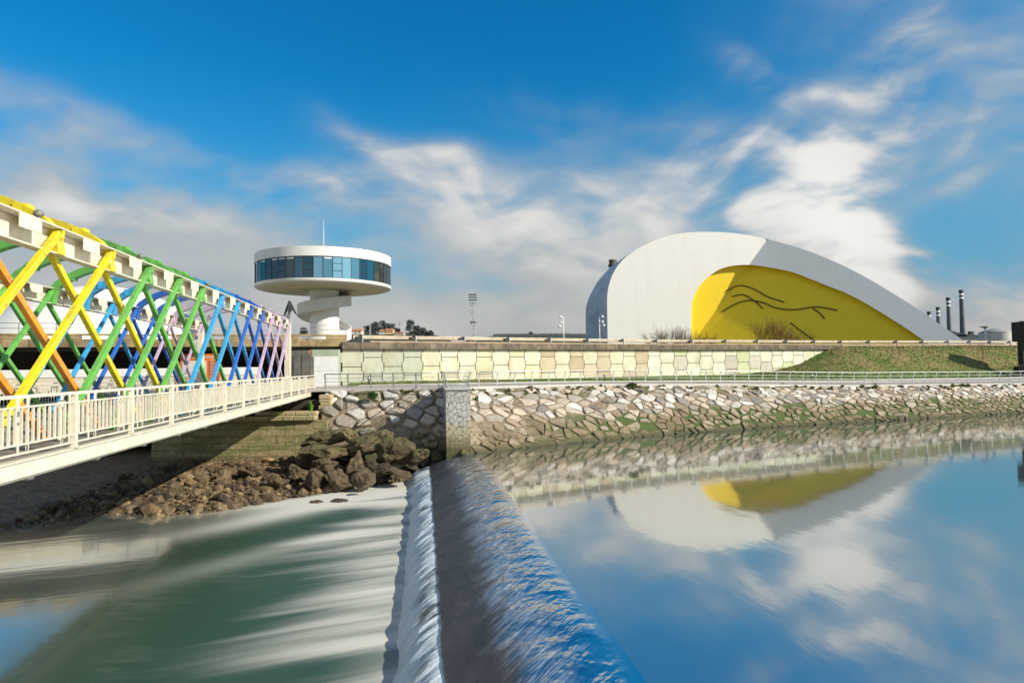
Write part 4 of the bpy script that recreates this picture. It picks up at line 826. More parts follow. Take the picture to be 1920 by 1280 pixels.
for i, (x, y, hw, hh, Y, tl, tn, lb) in enumerate(BL):
    c_ = PY(x, y, Y); sx, sz = hw*Y/F_PX*1.02, hh*Y/F_PX*1.08; sy = max(sx, sz)*(.8 if hh < hw*1.2 else .7); vs, fs = rock_mesh(i+3, 4 if hw > 16 else 3); M_ = Matrix.Rotation(R(tl), 3, 'Y')
    mb = MB(); mb.add([c_+M_ @ Vector((q.x*sx, q.y*sy, q.z*sz)) for q in vs], fs, False, [(tn, tn*.97, tn*.92)]*len(vs)); o_ = mb.build('boulder', 'boulder_rock', None, c_-Vector((0, 0, sz))); tag(o_, lb, 'boulder', 'boulders heaped below the stone bank')
# ================================================================ plants on the banks
def tuft(c_, r_, h_, n_, cols, rnd, mb, w=.04):
    for i in range(n_):
        a = rnd.uniform(0, 6.28); rr = r_*rnd.random()**.6; b0 = c_+Vector((math.cos(a)*rr*.4, math.sin(a)*rr*.4, 0)); tp = c_+Vector((math.cos(a)*rr, math.sin(a)*rr, h_*rnd.uniform(.5, 1)*(1.1-.5*rr/r_))); s_ = Vector((-math.sin(a), math.cos(a), 0))*w*rnd.uniform(.6, 1.4)
        k = rnd.uniform(.6, 1.4); cc = tuple(q*k for q in rnd.choice(cols)); md = b0.lerp(tp, .6)+Vector((0, 0, h_*.12)); mb.add([b0-s_*.4, b0+s_*.4, md+s_, md-s_, tp], [(0, 1, 2, 3), (3, 2, 4)], False, [cc]*5)
rnd = random.Random(31)
mb = MB()
for i in range(150):
    u_ = rnd.uniform(.3, 88)**1.0; v_ = 8.5-abs(rnd.gauss(0, .45)); 
    if u_ < 22: v_ = 8.5-abs(rnd.gauss(0, 1.0))
    q = rbank(u_, min(8.5, v_)); tuft(q+Vector((0, -.05, .0)), rnd.uniform(.15, .42), rnd.uniform(.15, .42), 26, [(1, 1, 1), (1.6, 1.3, .8), (.6, .8, .5)], rnd, mb, .05)
for i in range(26): q = lbank(rnd.uniform(.2, 8.8), 7.5-abs(rnd.gauss(0, .3))); tuft(q, rnd.uniform(.12, .3), rnd.uniform(.12, .3), 22, [(1.3, 1.1, .7), (1, .9, .6)], rnd, mb, .05)
tag(mb.build('weeds', 'weed'), 'dry weeds and grass growing along the top of the stone banks', 'weeds', kind='stuff')
for (x, y, Y, r_, h_, n_, lb, cols) in ((700, 742, 48.0, .5, .65, 150, 'bushy bright green plant growing at the top of the left stone bank', [(.7, .9, .9), (.4, .6, .5)]), (582, 765, 47.4, .3, .8, 60, 'leafy green weed standing on the abutment coping', [(1.8, 1.7, 1.2), (1.2, 1.2, .9)]), (545, 780, 47.2, .35, .5, 60, 'low yellow-green weed on the ledge under the footbridge', [(1.9, 1.7, 1.2)]),
      (1468, 724, 64.2, .55, .6, 110, 'dark green shrub on the right riverbank below the railing', [(.6, .6, .5)]), (1640, 724, 67.8, .6, .6, 110, 'grey-green shrub on the far right riverbank below the railing', [(.7, .6, .6)]), (1185, 722, 57.3, .6, .6, 110, 'brownish green shrub at the top of the riverbank below the long wall', [(.9, .8, .5)])):
    c_ = PY(x, y, Y); c_.z -= .2; mb = MB(); tuft(c_, r_, h_, n_, cols, rnd, mb, .06); o_ = mb.build('leafy_plant', 'green_leaf', None, c_); tag(o_, lb, 'plant')
# bollard lights on the grass strip
for (x, X, lb) in ((688, -12.2, 'steel bollard light on the grass near the white painted abutment block'), (1130, 9.2, 'steel bollard light on the grass in front of the stained wall panels'), (1504, 33.5, 'steel bollard light on the grass where the embankment begins'), (1878, 62, 'steel bollard light on the grass left of the dark tower')):
    c_ = bankP(X, .12); r_ = empty('bollard_light', c_, lb, 'light', 'bollard lights along the promenade'); mb = MB(); mb.lathe(c_, [(.07, 0), (.07, .42)], 12); mb.build('shaft', 'black_steel', r_); mb = MB(); mb.lathe(c_, [(.12, .42), (.14, .46), (.14, .62), (.08, .69), (0, .7)], 14); mb.build('head', 'galvanised', r_)
# ================================================================ auditorium dome
def smooth(pts, n_=5, lin_from=None):
    P_ = [np.array(p, float) for p in pts]; P_ = [2*P_[0]-P_[1]]+P_+[2*P_[-1]-P_[-2]]; o_ = []
    for i in range(1, len(P_)-2):
        for k in range(n_):
            t = k/n_; a, b_, c_, d_ = P_[i-1:i+3]; o_.append(tuple(.5*((2*b_)+(c_-a)*t+(2*a-5*b_+4*c_-d_)*t*t+(3*b_-a-3*c_+d_)*t**3)))
    o_.append(tuple(P_[-2])); return o_
OUT = smooth([(1139.5, 645), (1138.8, 600), (1138.6, 555.6), (1142, 533.7), (1150, 511.9), (1164, 491), (1182.8, 474.7), (1211, 458.3), (1246, 444), (1277, 437.5), (1309.6, 434.9), (1353, 435.3), (1397, 439.7), (1434, 447.3), (1480, 459.4), (1530, 476.2), (1585.5, 500), (1630, 523.4), (1667.5, 545.7), (1705, 569), (1745, 596), (1784.7, 623), (1811, 641.8), (1822, 650)])
INN = smooth([(1297, 646), (1296.5, 612), (1297, 573), (1303, 551), (1311.8, 536), (1325, 521.7), (1346.8, 506.4), (1368.7, 499.2), (1397, 496.5), (1430, 499.2), (1480, 508.6), (1515, 521), (1550, 535), (1585.5, 549), (1620.6, 566.8), (1655.8, 588), (1691, 610), (1714, 625.4), (1734.8, 640), (1744, 647)])
F0, F1 = (1300., 640.), (1441., 446.)
N1 = Vector((.07, -.998, 0)).normalized(); p0 = PY(1139.5, 633, 150)
def hit(x, y, n_, q, back=0.): d_ = ray(x, y); t = (q-n_*back-CAM).dot(n_)/d_.dot(n_); return CAM+d_*t
fa, fb_ = hit(*F0, N1, p0), hit(*F1, N1, p0); fax = (fb_-fa).normalized(); vperp = fax.cross(N1).normalized()
if vperp.x < 0: vperp = -vperp
PHI = math.atan2(N1.dot(SUN), vperp.dot(SUN))-R(8.); N2 = (N1*math.cos(PHI)-vperp*math.sin(PHI)).normalized()  # invented fold turns the right wing off the sun to shape its shade
def side_(x, y): return (F1[0]-F0[0])*(y-F0[1])-(F1[1]-F0[1])*(x-F0[0])        # >0 to the right of the invented fold (image y down)
def face(x, y, back=0.): 
    return hit(x, y, N2, fa, back) if side_(x, y) > 0 else hit(x, y, N1, p0, back)
def facepoly(poly, back, name, m_, parent, strip=False):
    bm = bmesh.new(); f_ = bm.faces.new([bm.verts.new((a, b_, 0)) for a, b_ in poly]); d_ = Vector((F1[0]-F0[0], F1[1]-F0[1], 0)).normalized()
    bmesh.ops.triangulate(bm, faces=bm.faces[:]); bmesh.ops.bisect_plane(bm, geom=bm.verts[:]+bm.edges[:]+bm.faces[:], plane_co=(F0[0], F0[1], 0), plane_no=(-d_.y, d_.x, 0)); bmesh.ops.triangulate(bm, faces=bm.faces[:])
    for v_ in bm.verts: v_.co = face(v_.co.x, v_.co.y, back)
    mb = MB(); bm.verts.index_update(); mb.add([v_.co.copy() for v_ in bm.verts], [tuple(q.index for q in f_.verts)[::-1] for f_ in bm.faces]); bm.free(); return mb.build(name, m_, parent)
m, g, b = newmat('dome_face'); p = g.pos(); x3 = g.sep(p)
def lines(v_, per, w): f_ = g.m('ABSOLUTE', g.m('SUBTRACT', g.m('FRACT', g.m('DIVIDE', v_, per)), .5)); return g.rng(f_, .5-w/per, .5)
jn = g.m('MAXIMUM', lines(x3[2], 5.2, .12), g.m('MULTIPLY', lines(x3[0], 7.3, .10), .4)); n = g.noise(g.mp(p, sc=(1, 1, .15)), .6, 5, .6)
c = g.mix(g.rng(n, .4, .8), (.80, .78, .72), (.76, .74, .68)); c = g.mix(g.m('MULTIPLY', jn, .10), c, (.42, .40, .36)); g.put(b.inputs['Base Color'], c); b.inputs['Roughness'].default_value = .55
ad = empty('auditorium', (p0.x, 150, 7.2), 'huge white domed auditorium with a yellow recessed wall bearing black lines', 'auditorium')
facepoly(OUT+INN[::-1], 0., 'facade', 'dome_face', ad); RC = 1.3
yw = facepoly(INN, RC, 'yellow_wall', 'dome_yellow', ad)
mb = MB(); n_ = len(INN); mb.add([face(*q) for q in INN]+[face(*q, RC) for q in INN], [(i, i+1, n_+i+1, n_+i) for i in range(n_-1)], True); mb.build('reveal', 'dome_white', ad)
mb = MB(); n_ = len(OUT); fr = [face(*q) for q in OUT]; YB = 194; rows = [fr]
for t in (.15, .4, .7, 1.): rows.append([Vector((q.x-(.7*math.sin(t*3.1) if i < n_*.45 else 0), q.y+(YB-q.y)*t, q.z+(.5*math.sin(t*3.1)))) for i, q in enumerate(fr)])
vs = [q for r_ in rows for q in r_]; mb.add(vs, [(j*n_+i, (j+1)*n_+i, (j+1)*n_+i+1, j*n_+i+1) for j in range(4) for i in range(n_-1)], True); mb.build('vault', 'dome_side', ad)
mb = MB(); xa = PY(1131, 630, 158).x-.2; za, zb = 7.3, PY(1131, 617, 158).z; mb.box((xa+.1, 167, (za+zb-1)/2), (.6, 19, zb-za-1)); o_ = mb.build('doorway', 'rust_door', ad)
mb = MB(); mb.box((xa-.1, 158.5, (za+zb)/2), (.5, .5, zb-za)); mb.box((xa-.1, 167, zb-.9), (.5, 19, .4)); mb.build('door_frame', 'core_grey', o_)
mb = MB(); c_ = PY(1149.5, 507, 186); mb.lathe((c_.x, 186, 0), [(1.15, 20), (1.15, 33.6)], 20); v1 = mb.build('roof_vent', 'pole_white', ad); mb = MB(); mb.lathe((c_.x, 186, 0), [(1.2, 33.6), (1.35, 33.8), (1.35, 34.4), (1.0, 34.5), (1.15, 35.1), (1.2, 35.7), (0, 35.8)], 20); mb.build('cowl', mat('cowl', (.12, .11, .08), (.06, .055, .04), 1, .7), v1)
# abstract line mural on the yellow wall: plain flowing strokes
def stroke(ctrl, w=.22):
    P_ = smooth(ctrl, 8); q3 = [face(*q, RC-.22) for q in P_]; q4 = [face(*q, RC-.002) for q in P_]; mb = MB(); vs = []
    for i in range(len(q3)):
        t = (q3[min(i+1, len(q3)-1)]-q3[max(i-1, 0)]).normalized(); n_ = (N2 if side_(*P_[i]) > 0 else N1); s_ = t.cross(n_).normalized()*w/2; vs += [q3[i]-s_, q3[i]+s_, q4[i]+s_, q4[i]-s_]
    mb.add(vs, [(4*i+j, 4*i+4+j, 4*i+4+(j+1) % 4, 4*i+(j+1) % 4) for i in range(len(q3)-1) for j in range(4)]); mb.build('painted_line', 'ink', yw)
stroke([(1352, 585), (1376, 571), (1400, 563), (1428, 566), (1456, 577), (1490, 580), (1530, 575), (1570, 581)]); stroke([(1362, 545), (1386, 535), (1412, 541), (1440, 556), (1470, 566)])
stroke([(1372, 556), (1392, 552), (1412, 562), (1430, 578)]); stroke([(1482, 605), (1502, 620), (1524, 636)]); stroke([(1524, 578), (1536, 586), (1546, 597)])
# ================================================================ round exhibition dome behind the footbridge
c_ = PY(193, 620, 120); mb = MB(); Rr = 22.8; cz_ = 21.4-Rr; mb.lathe((c_.x, 120, 0), [(Rr*math.cos(a), cz_+Rr*math.sin(a)) for a in np.linspace(math.asin((7.2-cz_)/Rr), math.pi/2-.0001, 26)], 72); o_ = mb.build('exhibition_dome', 'dome_white', None, (c_.x, 120, 7.2)); tag(o_, 'low smooth white dome seen through the lattice of the footbridge', 'dome')
mb = MB(); mb.box((c_.x+2, 120-21.2, 9.0), (5, 2, 3.6)); mb.build('entrance', 'core_grey', o_)
# ================================================================ viewing tower
TC = PY(608.5, 600, 118); TX, TY = TC.x, 118.; tw = empty('viewing_tower', (TX, TY, 7.3), 'white disc shaped viewing tower on a round core with a spiral ramp', 'tower')
C0 = Vector((TX, TY, 0)); RT = 11.85
mb = MB(); mb.lathe(C0, [(2.55, 7.2), (2.55, 20.1)], 48); mb.build('core', 'tower_white', tw)
mb = MB(); mb.lathe(C0, [(2.57, 17.6), (2.57, 20.05)], 48)
mb = MB(); mb.lathe(C0, [(RT, 24.2), (RT, 25.8)], 96); mb.lathe(C0, [(RT-.4, 24.2), (RT, 24.2)], 96); mb.lathe(C0, [(RT, 25.8), (RT-.3, 25.8)], 96); mb.lathe(C0, [(RT-.3, 25.8), (RT-.3, 25.4)], 96); mb.lathe(C0, [(RT-.3, 25.4), (0, 25.45)], 96); mb.build('parapet', 'tower_white', tw)
mb = MB(); mb.lathe(C0, [(RT-.2, 20.64), (RT, 20.6)], 96); mb.lathe(C0, [(RT, 20.6), (RT, 20.2), (RT-.12, 20.06), (RT-.5, 19.96), (RT-1.4, 19.92)], 96); mb.build('rim', 'tower_white', tw)
mb = MB(); mb.lathe(C0, [(RT-1.4, 19.92), (8, 19.80), (2.5, 19.72)], 96); mb.build('soffit', 'tower_soffit', tw)
NP = 48; rnd = random.Random(14); fr = MB(); m, g, b = newmat('sky_tinted_glass')
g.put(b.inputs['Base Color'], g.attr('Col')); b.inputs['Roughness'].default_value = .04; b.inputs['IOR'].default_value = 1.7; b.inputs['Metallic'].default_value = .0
RG = 11.7; zb, zt = 20.62, 24.2
bl = MB(); blind = {}
for i in range(NP):
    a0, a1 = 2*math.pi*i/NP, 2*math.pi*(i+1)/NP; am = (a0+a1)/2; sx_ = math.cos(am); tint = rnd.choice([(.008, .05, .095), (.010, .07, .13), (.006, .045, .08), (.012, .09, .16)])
    if math.sin(am) < 0 and .12 < sx_ < .72: tint = rnd.choice([(.10, .25, .36), (.16, .34, .46), (.07, .19, .28)])  # panes right of centre painted paler for the bright sky they mirror
    if abs(sx_) > .86: tint = (.035, .038, .026)  # end panes painted dark, in place of darker reflections
    mb = MB(); mb.col = tint; ca, sa, cb, sb = math.cos(a0), math.sin(a0), math.cos(a1), math.sin(a1)
    mb.add([C0+Vector((RG*ca, RG*sa, zb)), C0+Vector((RG*cb, RG*sb, zb)), C0+Vector((RG*cb, RG*sb, zt)), C0+Vector((RG*ca, RG*sa, zt))], [(0, 1, 2, 3)]); mb.build('window', 'sky_tinted_glass', tw)
    q = C0+Vector((RG*ca, RG*sa, 0)); fr.beam(q+Vector((0, 0, zb)), q+Vector((0, 0, zt)), .06, .12, (ca, sa, 0))
    if i % 3 == 0 or rnd.random() < .12:
        for z_ in ((21.85, 23.05) if rnd.random() < .8 else (22.9,)): fr.beam(C0+Vector((RG*ca, RG*sa, z_)), C0+Vector((RG*cb, RG*sb, z_)), .08, .07)
    if rnd.random() < .35 and math.sin(am) < 0: c1 = C0+Vector((11.72*math.cos(am), 11.72*math.sin(am), 24.0-.0)); bl.box(c1-Vector((0, 0, .12)), (.02, 1.2, .22), (math.cos(am), math.sin(am), 0))
for z_ in (zb, zt): fr.lathe(C0, [(RG-.02, z_-.06), (RG+.07, z_-.06), (RG+.07, z_+.06), (RG-.02, z_+.06)], 96)
fr.build('window_frame', 'window_frame', tw); bl.build('blind', 'pole_white', tw)
mb = MB(); th0, th1, NN = 150, -640, 200; zf = lambda t: interp([(-640, 6.9), (-450, 9.6), (-360, 11.0), (-270, 13.2), (-180, 15.1), (-90, 15.9), (0, 17.), (150, 19.4)], t); vs = []; ro, ri = 4.72, 2.5
for i in range(NN+1):
    t = th0+(th1-th0)*i/NN; z_ = zf(t); ca, sa = math.cos(R(t)), math.sin(R(t))
    for r_, h_ in ((ri, .12), (ro, 0), (ro, 1.95), (ro-.14, 1.95), (ro-.14, .5), (ri, .5)): vs.append(C0+Vector((r_*ca, r_*sa, max(z_+h_, 7.2))))
mb.add(vs, [(6*i+j, 6*i+6+j, 6*i+6+(j+1) % 6, 6*i+(j+1) % 6) for i in range(NN) for j in range(6)]+[(0, 1, 2, 3, 4, 5)], False); o_ = mb.build('spiral_ramp', 'tower_white', tw)
mb = MB(); q = PY(607, 460, 118); mb.tube([Vector((q.x, 118, 25.4)), Vector((q.x, 118, PY(607, 413, 118).z))], [.07, .03], 6); mb.build('antenna', 'pole_white', tw)
mb = MB(); q = PY(599, 460, 110); mb.tube([Vector((q.x, 110, 25.4)), Vector((q.x, 110, 26.25))], .05, 6); mb.lathe(Vector((q.x, 110, 26.2)), [(0, 0), (.16, .1), (.16, .25), (0, .33)], 10); mb.build('beacon', 'pole_white', tw)
# ================================================================ bare shrubs and trees
def twigs(c_, W_, H_, n_, seed, cols, up=.5, name='bare_shrub', label='', trunk=None, rad=.05):
    rnd = random.Random(seed); mb = MB()
    def br(p_, d_, L, r_, lv):
        k = rnd.uniform(.7, 1.3); mb.col = tuple(q*k for q in rnd.choice(cols)); pts = [p_]; dd_ = d_.copy()
        for i in range(3): dd_ = (dd_+Vector((rnd.uniform(-.3, .3), rnd.uniform(-.3, .3), rnd.uniform(-.1, .3)))).normalized(); pts.append(pts[-1]+dd_*L/3)
        mb.tube(pts, [r_, r_*.8, r_*.6, r_*.4], 3, False, False)
        if lv > 0:
            for j in range(5 if lv > 1 else 4): q = pts[rnd.choice((1, 2, 3, 3))]; nd = (dd_+Vector((rnd.uniform(-.9, .9), rnd.uniform(-.9, .9), rnd.uniform(-.2, .7)))).normalized(); br(q, nd, L*rnd.uniform(.5, .75), r_*.55, lv-1)
    for i in range(n_):
        a = rnd.uniform(0, 6.28); rr = rnd.random()**.5; b0 = c_+Vector((math.cos(a)*rr*W_*.30, math.sin(a)*rr*W_*.2, 0)); br(b0, Vector((math.cos(a)*rr*(1-up), math.sin(a)*rr*(1-up), .5+up*.5)).normalized(), H_*rnd.uniform(.5, .75), rad, 2)
    o_ = mb.build(name, 'bark', None, c_); tag(o_, label, 'shrub' if name == 'bare_shrub' else 'tree'); return o_
for (x, Y, W_, H_, n_, sd, cols, up, lb) in ((1258, 96, 4.6, 3.4, 40, 1, [(1, .9, .8), (.6, .6, .4), (1.2, .8, .7)], .2, 'dense leafless grey-brown shrub in front of the white dome face'), (1308, 97, 4.0, 2.5, 28, 2, [(1, .8, .5), (.7, .6, .3)], .3, 'smaller leafless shrub at the left corner of the yellow wall'),
      (1445, 100, 4.6, 4.0, 30, 3, [(1.5, 1.1, .4), (1.1, .8, .3)], .7, 'tall ochre twiggy shrub in front of the middle of the yellow wall'), (1487, 101, 4.2, 3.0, 22, 4, [(1.4, 1., .4), (1., .8, .4)], .5, 'lower ochre twiggy shrub, right neighbour of the tall ochre one')):
    q = PY(x, 640, Y); q.z = 7.3; twigs(q, W_, H_, n_, sd, cols, up, label=lb, rad=.045)
rnd = random.Random(6); q = bankP(PY(1856, 695, 86).x-1, .35); mb = MB(); pts = [q+Vector((0, 0, z_*1.)) + Vector((.35*math.sin(z_*.8), 0, 0)) for z_ in np.linspace(-.1, 3.4, 8)]
mb.tube(pts, [.06, .055, .05, .045, .04, .035, .03, .02], 5); o_ = mb.build('bare_tree', 'bark', None, q); tag(o_, 'thin crooked leafless young tree on the grassy embankment', 'tree')
mb = MB()
for i in range(26): p_ = pts[rnd.choice((5, 6, 7))]; a = rnd.uniform(0, 6.28); e_ = p_+Vector((math.cos(a)*rnd.uniform(.3, 1.1), math.sin(a)*.5, rnd.uniform(-.1, .7))); mb.tube([p_, p_.lerp(e_, .5)+Vector((0, 0, .1)), e_], [.018, .012, .006], 3, False, False)
mb.build('branches', 'bark', o_)
# ================================================================ far side: hills, trees, houses, masts
def ridge(name, prof, Y, depth, kind='structure'):
    mb = MB(); pts = [PY(x, y, Y) for x, y in prof]; n_ = len(pts); rows = []
    for t, kz in ((-1, 0), (-.5, .62), (0, 1), (.5, .8), (1, 0)): rows += [Vector((q.x, Y+t*depth, 7.0+(q.z-7.0)*kz)) for q in pts]
    mb.add(rows, [(j*n_+i, j*n_+i+1, (j+1)*n_+i+1, (j+1)*n_+i) for j in range(4) for i in range(n_-1)], True); o_ = mb.build(name, 'hill'); o_['kind'] = kind; return o_
ridge('hill', [(560, 690), (590, 655), (610, 634), (660, 626), (700, 624), (740, 624), (780, 623), (810, 627), (840, 633), (862, 655), (885, 688)], 640, 90)
ridge('hill', [(820, 688), (850, 650), (880, 634), (930, 629.5), (980, 628), (1040, 627.5), (1100, 629), (1200, 632), (1300, 686)], 1700, 200)
def ftree(x, ytop, ybase, wpx, Y, label, seed, cols=((1, 1, 1),), group='dark trees on the hill behind the road', shape=1.):
    rnd = random.Random(seed); b0 = PY(x, ybase, Y); t_ = PY(x, ytop, Y); H_ = t_.z-b0.z; W_ = wpx*Y/F_PX/2; r_ = empty('tree', b0, label, 'tree', group); mb = MB(); mb.tube([b0, b0+Vector((0, 0, H_*.7))], [H_*.03, H_*.015], 6); mb.build('trunk', 'far_trunk', r_); mb = MB(); cl = []
    for i in range(26): a = rnd.uniform(0, 6.28); h_ = rnd.uniform(.16, .93); rr = W_*(1-abs(h_-.5)**2*1.9*shape)*rnd.random()**.5; cl.append((Vector((math.cos(a)*rr*.85, math.sin(a)*rr*.85, h_*H_)), W_*rnd.uniform(.22, .42)))
    cl.append((Vector((0, 0, H_*.93)), W_*.25))
    for c_, cr in cl:
        for k in range(110):
            d_ = Vector((rnd.gauss(0, 1), rnd.gauss(0, 1), rnd.gauss(0, 1))).normalized()*cr*rnd.uniform(.5, 1.05); q = b0+c_+d_; s_ = max(.4, W_*.13)*rnd.uniform(.6, 1.4); e1 = Vector((rnd.uniform(-1, 1), rnd.uniform(-1, 1), rnd.uniform(-1, 1)))*s_; e2 = Vector((rnd.uniform(-1, 1), rnd.uniform(-1, 1), rnd.uniform(-1, 1)))*s_
            kk = rnd.uniform(.6, 1.35); cc = tuple(z_*kk for z_ in rnd.choice(cols)); mb.add([q, q+e1, q+e2], [(0, 1, 2)], False, [cc]*3)
    mb.build('crown', 'far_leaf', r_)
for i, (x, yt, yb, w, lb) in enumerate(((690, 611, 627, 20, 'rounded dark tree at the left end of the tree group right of the tower'), (704, 604, 627, 22, 'dark round tree, second from the left in the group right of the tower'), (719, 601.5, 627, 24, 'highest dark tree above the orange-roofed houses'), (734, 607, 627, 18, 'thin-crowned dark tree right of the one above the houses'), (745, 615, 627, 13, 'small dark tree in the gap between the two tree groups'),
      (768, 600.5, 628, 24, 'tallest dark tree of the right group on the hill'), (783, 611, 628, 20, 'dark pointed tree beside the tallest one of the right group'), (795, 615, 629, 18, 'lower conifer on the falling slope, second from its right end'), (807, 620, 630, 16, 'last low conifer at the right end of the hill trees'), (570, 614.5, 631, 13, 'umbrella-shaped tree seen under the tower beside its core'))):
    ftree(x, yt, yb, w, 620 if i < 9 else 300, lb, 40+i, ((1, 1, 1), (.8, .85, .9)), shape=.9 if i not in (6, 7, 8) else 1.3)
ftree(995, 622.5, 628, 8, 1600, 'single tree standing above the far wooded ridge', 77, group=None)
mb = MB(); rnd = random.Random(8)
for i in range(5200):
    x = rnd.uniform(925, 1112); q = PY(x, 627+abs(x-1040)*.008-rnd.random()**2*2.6+rnd.uniform(0, 3), 1600+rnd.uniform(-40, 60)); s_ = 2.2; mb.add([q, q+Vector((rnd.uniform(-1, 1), 0, rnd.uniform(.2, 1)))*s_, q+Vector((rnd.uniform(-1, 1), 0, rnd.uniform(-.6, .6)))*s_], [(0, 1, 2)], False, [tuple([rnd.uniform(.8, 1.3)]*3)]*3)
tag(mb.build('far_wood', 'far_leaf'), 'long low band of far-off wood on the horizon left of the auditorium', 'wood', kind='stuff')
for (x0_, x1_, yr, ye, yb, wc, lb) in ((655, 678, 616, 620, 627, (1, .9, .85), 'long house with a faded red roof right beside the tower ramp'), (711, 722, 617, 620.5, 627, (1, 1, 1), 'small white house with an orange roof below the dark trees'), (721.5, 737, 615.5, 619, 627, (1., .72, .45), 'ochre house with an orange roof, right of the small white one'), (738, 757, 622, 624, 628, (.9, .85, .75), 'low pale shed at the foot of the hill trees')):
    Y = 560; A, E_ = PY(x0_, yb, Y), PY(x1_, yb, Y); ze, zr = PY(x0_, ye, Y).z, PY(x0_, yr, Y).z; h_ = empty('house', ((A.x+E_.x)/2, Y, A.z), lb, 'house', 'houses on the far hill'); mb = MB(); mb.col = wc; mb.box(((A.x+E_.x)/2, Y+4, (A.z+ze)/2), (E_.x-A.x, 8, ze-A.z)); mb.build('wall', 'house_wall', h_)
    mb = MB(); xa_, xb_ = A.x-.4, E_.x+.4; mb.add([(xa_, Y-.5, ze), (xb_, Y-.5, ze), (xb_, Y+8.5, ze), (xa_, Y+8.5, ze), (xa_+.8, Y+4, zr), (xb_-.8, Y+4, zr)], [(0, 1, 5, 4), (2, 3, 4, 5), (1, 2, 5), (3, 0, 4), (3, 2, 1, 0)]); mb.build('roof', 'roof_tile', h_)
    for k in range(3): mb = MB(); mb.box((lerp(A.x, E_.x, (k+.5)/3), Y-.02, lerp(A.z, ze, .55)), ((E_.x-A.x)*.12, .06, (ze-A.z)*.35)); mb.build('window', 'house_window', h_)
def lattice(c_, H_, w0, w1, n_, r_, mb):
    for sx in (-1, 1):
        for sy in (-1, 1): mb.beam(c_+Vector((sx*w0/2, sy*w0/2, 0)), c_+Vector((sx*w1/2, sy*w1/2, H_)), r_, r_)
    for i in range(n_):
        a, b_ = i/n_, (i+1)/n_; wa, wb = lerp(w0, w1, a)/2, lerp(w0, w1, b_)/2; s_ = 1 if i % 2 else -1
        for sy in (-1, 1): mb.beam(c_+Vector((-s_*wa, sy*wa, a*H_)), c_+Vector((s_*wb, sy*wb, b_*H_)), r_*.6, r_*.6); mb.beam(c_+Vector((sy*wa, -s_*wa, a*H_)), c_+Vector((sy*wb, s_*wb, b_*H_)), r_*.6, r_*.6); mb.beam(c_+Vector((-wb, sy*wb, b_*H_)), c_+Vector((wb, sy*wb, b_*H_)), r_*.6, r_*.6)
q = PY(887, 628, 260); q.z = 7.3; zt = PY(887, 553, 260).z; fm = empty('floodlight_mast', q, 'tall lattice floodlight mast standing alone between the tower and the auditorium', 'mast'); mb = MB(); lattice(q, zt-7.3-3, 1.7, 1.3, 16, .14, mb); mb.build('mast', 'mast_steel', fm)
mb = MB()
for k, z_ in enumerate((3.3, 2.2, 1.1, .1)):
    mb.box((q.x, 260, zt-z_), (3.2-.0*k, .5, .12))
    if k > 0:
        for j in range(6): mb.box((q.x-1.4+j*.56, 259.6, zt-z_+.3), (.36, .4, .45))
mb.build('lamp_head', 'plant_dark', fm); mb = MB(); mb.box((q.x, 260, PY(887, 604, 260).z), (2.6, 2.2, .3)); mb.build('platform', 'plant_dark', fm)
for (x, yt, sg_, lb) in ((1057, 595, -1, 'white floodlight pole with lamps on its left side, on open ground'), (1124.5, 594, 1, 'white floodlight pole with lamps on its right, before the auditorium door')):
    Y = 112; q = PY(x, 632, Y); q.z = 7.3; zt = PY(x, yt, Y).z; r_ = empty('floodlight_pole', q, lb, 'light pole', 'white floodlight poles by the auditorium'); mb = MB(); mb.tube([q, Vector((q.x, Y, zt))], [.09, .07], 8); mb.build('pole', 'pole_white', r_)
    for dz_, dx_ in ((.15, .35), (-.75, .35), (-1.35, .6)): mb = MB(); mb.beam((q.x, Y, zt+dz_-.1), (q.x+sg_*dx_, Y-.1, zt+dz_-.1), .05, .05); mb.lathe((q.x+sg_*(dx_+.12), Y-.1, zt+dz_-.32), [(0, 0), (.2, .04), (.24, .22), (.12, .42), (0, .45)], 10); mb.build('lamp', 'pole_white', r_)
pyl = []
for i, (x, yt, Y, lb) in enumerate(((694, 606, 600, 'thin grey power pylon in front of the left dark trees'), (750, 603, 700, 'thin pale power pylon in the gap between the tree groups'), (834, 618.5, 1100, 'tiny pale power pylon right of the hill'), (859, 618, 1150, 'tiny darker power pylon left of the floodlight mast'))):
    q = PY(x, 628, Y); H_ = PY(x, yt, Y).z-q.z; r_ = empty('power_pylon', q, lb, 'pylon', 'power pylons on the horizon'); mb = MB(); lattice(q, H_, H_*.14, H_*.03, 7, H_*.018, mb); mb.build('mast', 'mast_steel', r_); mb = MB()
    for f_ in (.72, .84, .95): mb.beam(q+Vector((-H_*.16, 0, H_*f_)), q+Vector((H_*.16, 0, H_*f_)), H_*.018, H_*.018)
    mb.build('cross_arms', 'mast_steel', r_)
cr = empty('harbour_crane', PY(540, 628, 300), 'dark harbour crane with a bent jib between footbridge and tower', 'crane')
def cpt(x, y): return PY(x, y, 300)
for nm, segs in (('boom', (((527, 606), (541.5, 565)), ((530, 606), (543, 567)))), ('jib', (((541, 564), (546, 566)), ((545, 566), (556, 590)), ((542, 566), (554, 588)))), ('mast', (((535, 606), (545, 573)), ((540, 606), (546, 574)), ((536, 628), (536, 606)), ((541, 628), (541, 606))))):
    mb = MB(); [mb.beam(cpt(*a), cpt(*b_), .42, .42, (0, 1, 0)) for a, b_ in segs]; mb.build(nm, 'plant_dark', cr)
mb = MB(); mb.box(cpt(544, 575), (1.6, 1.2, 1.6)); mb.box(cpt(543, 581), (2.2, 1.2, 1.)); mb.build('counterweight', 'plant_dark', cr)
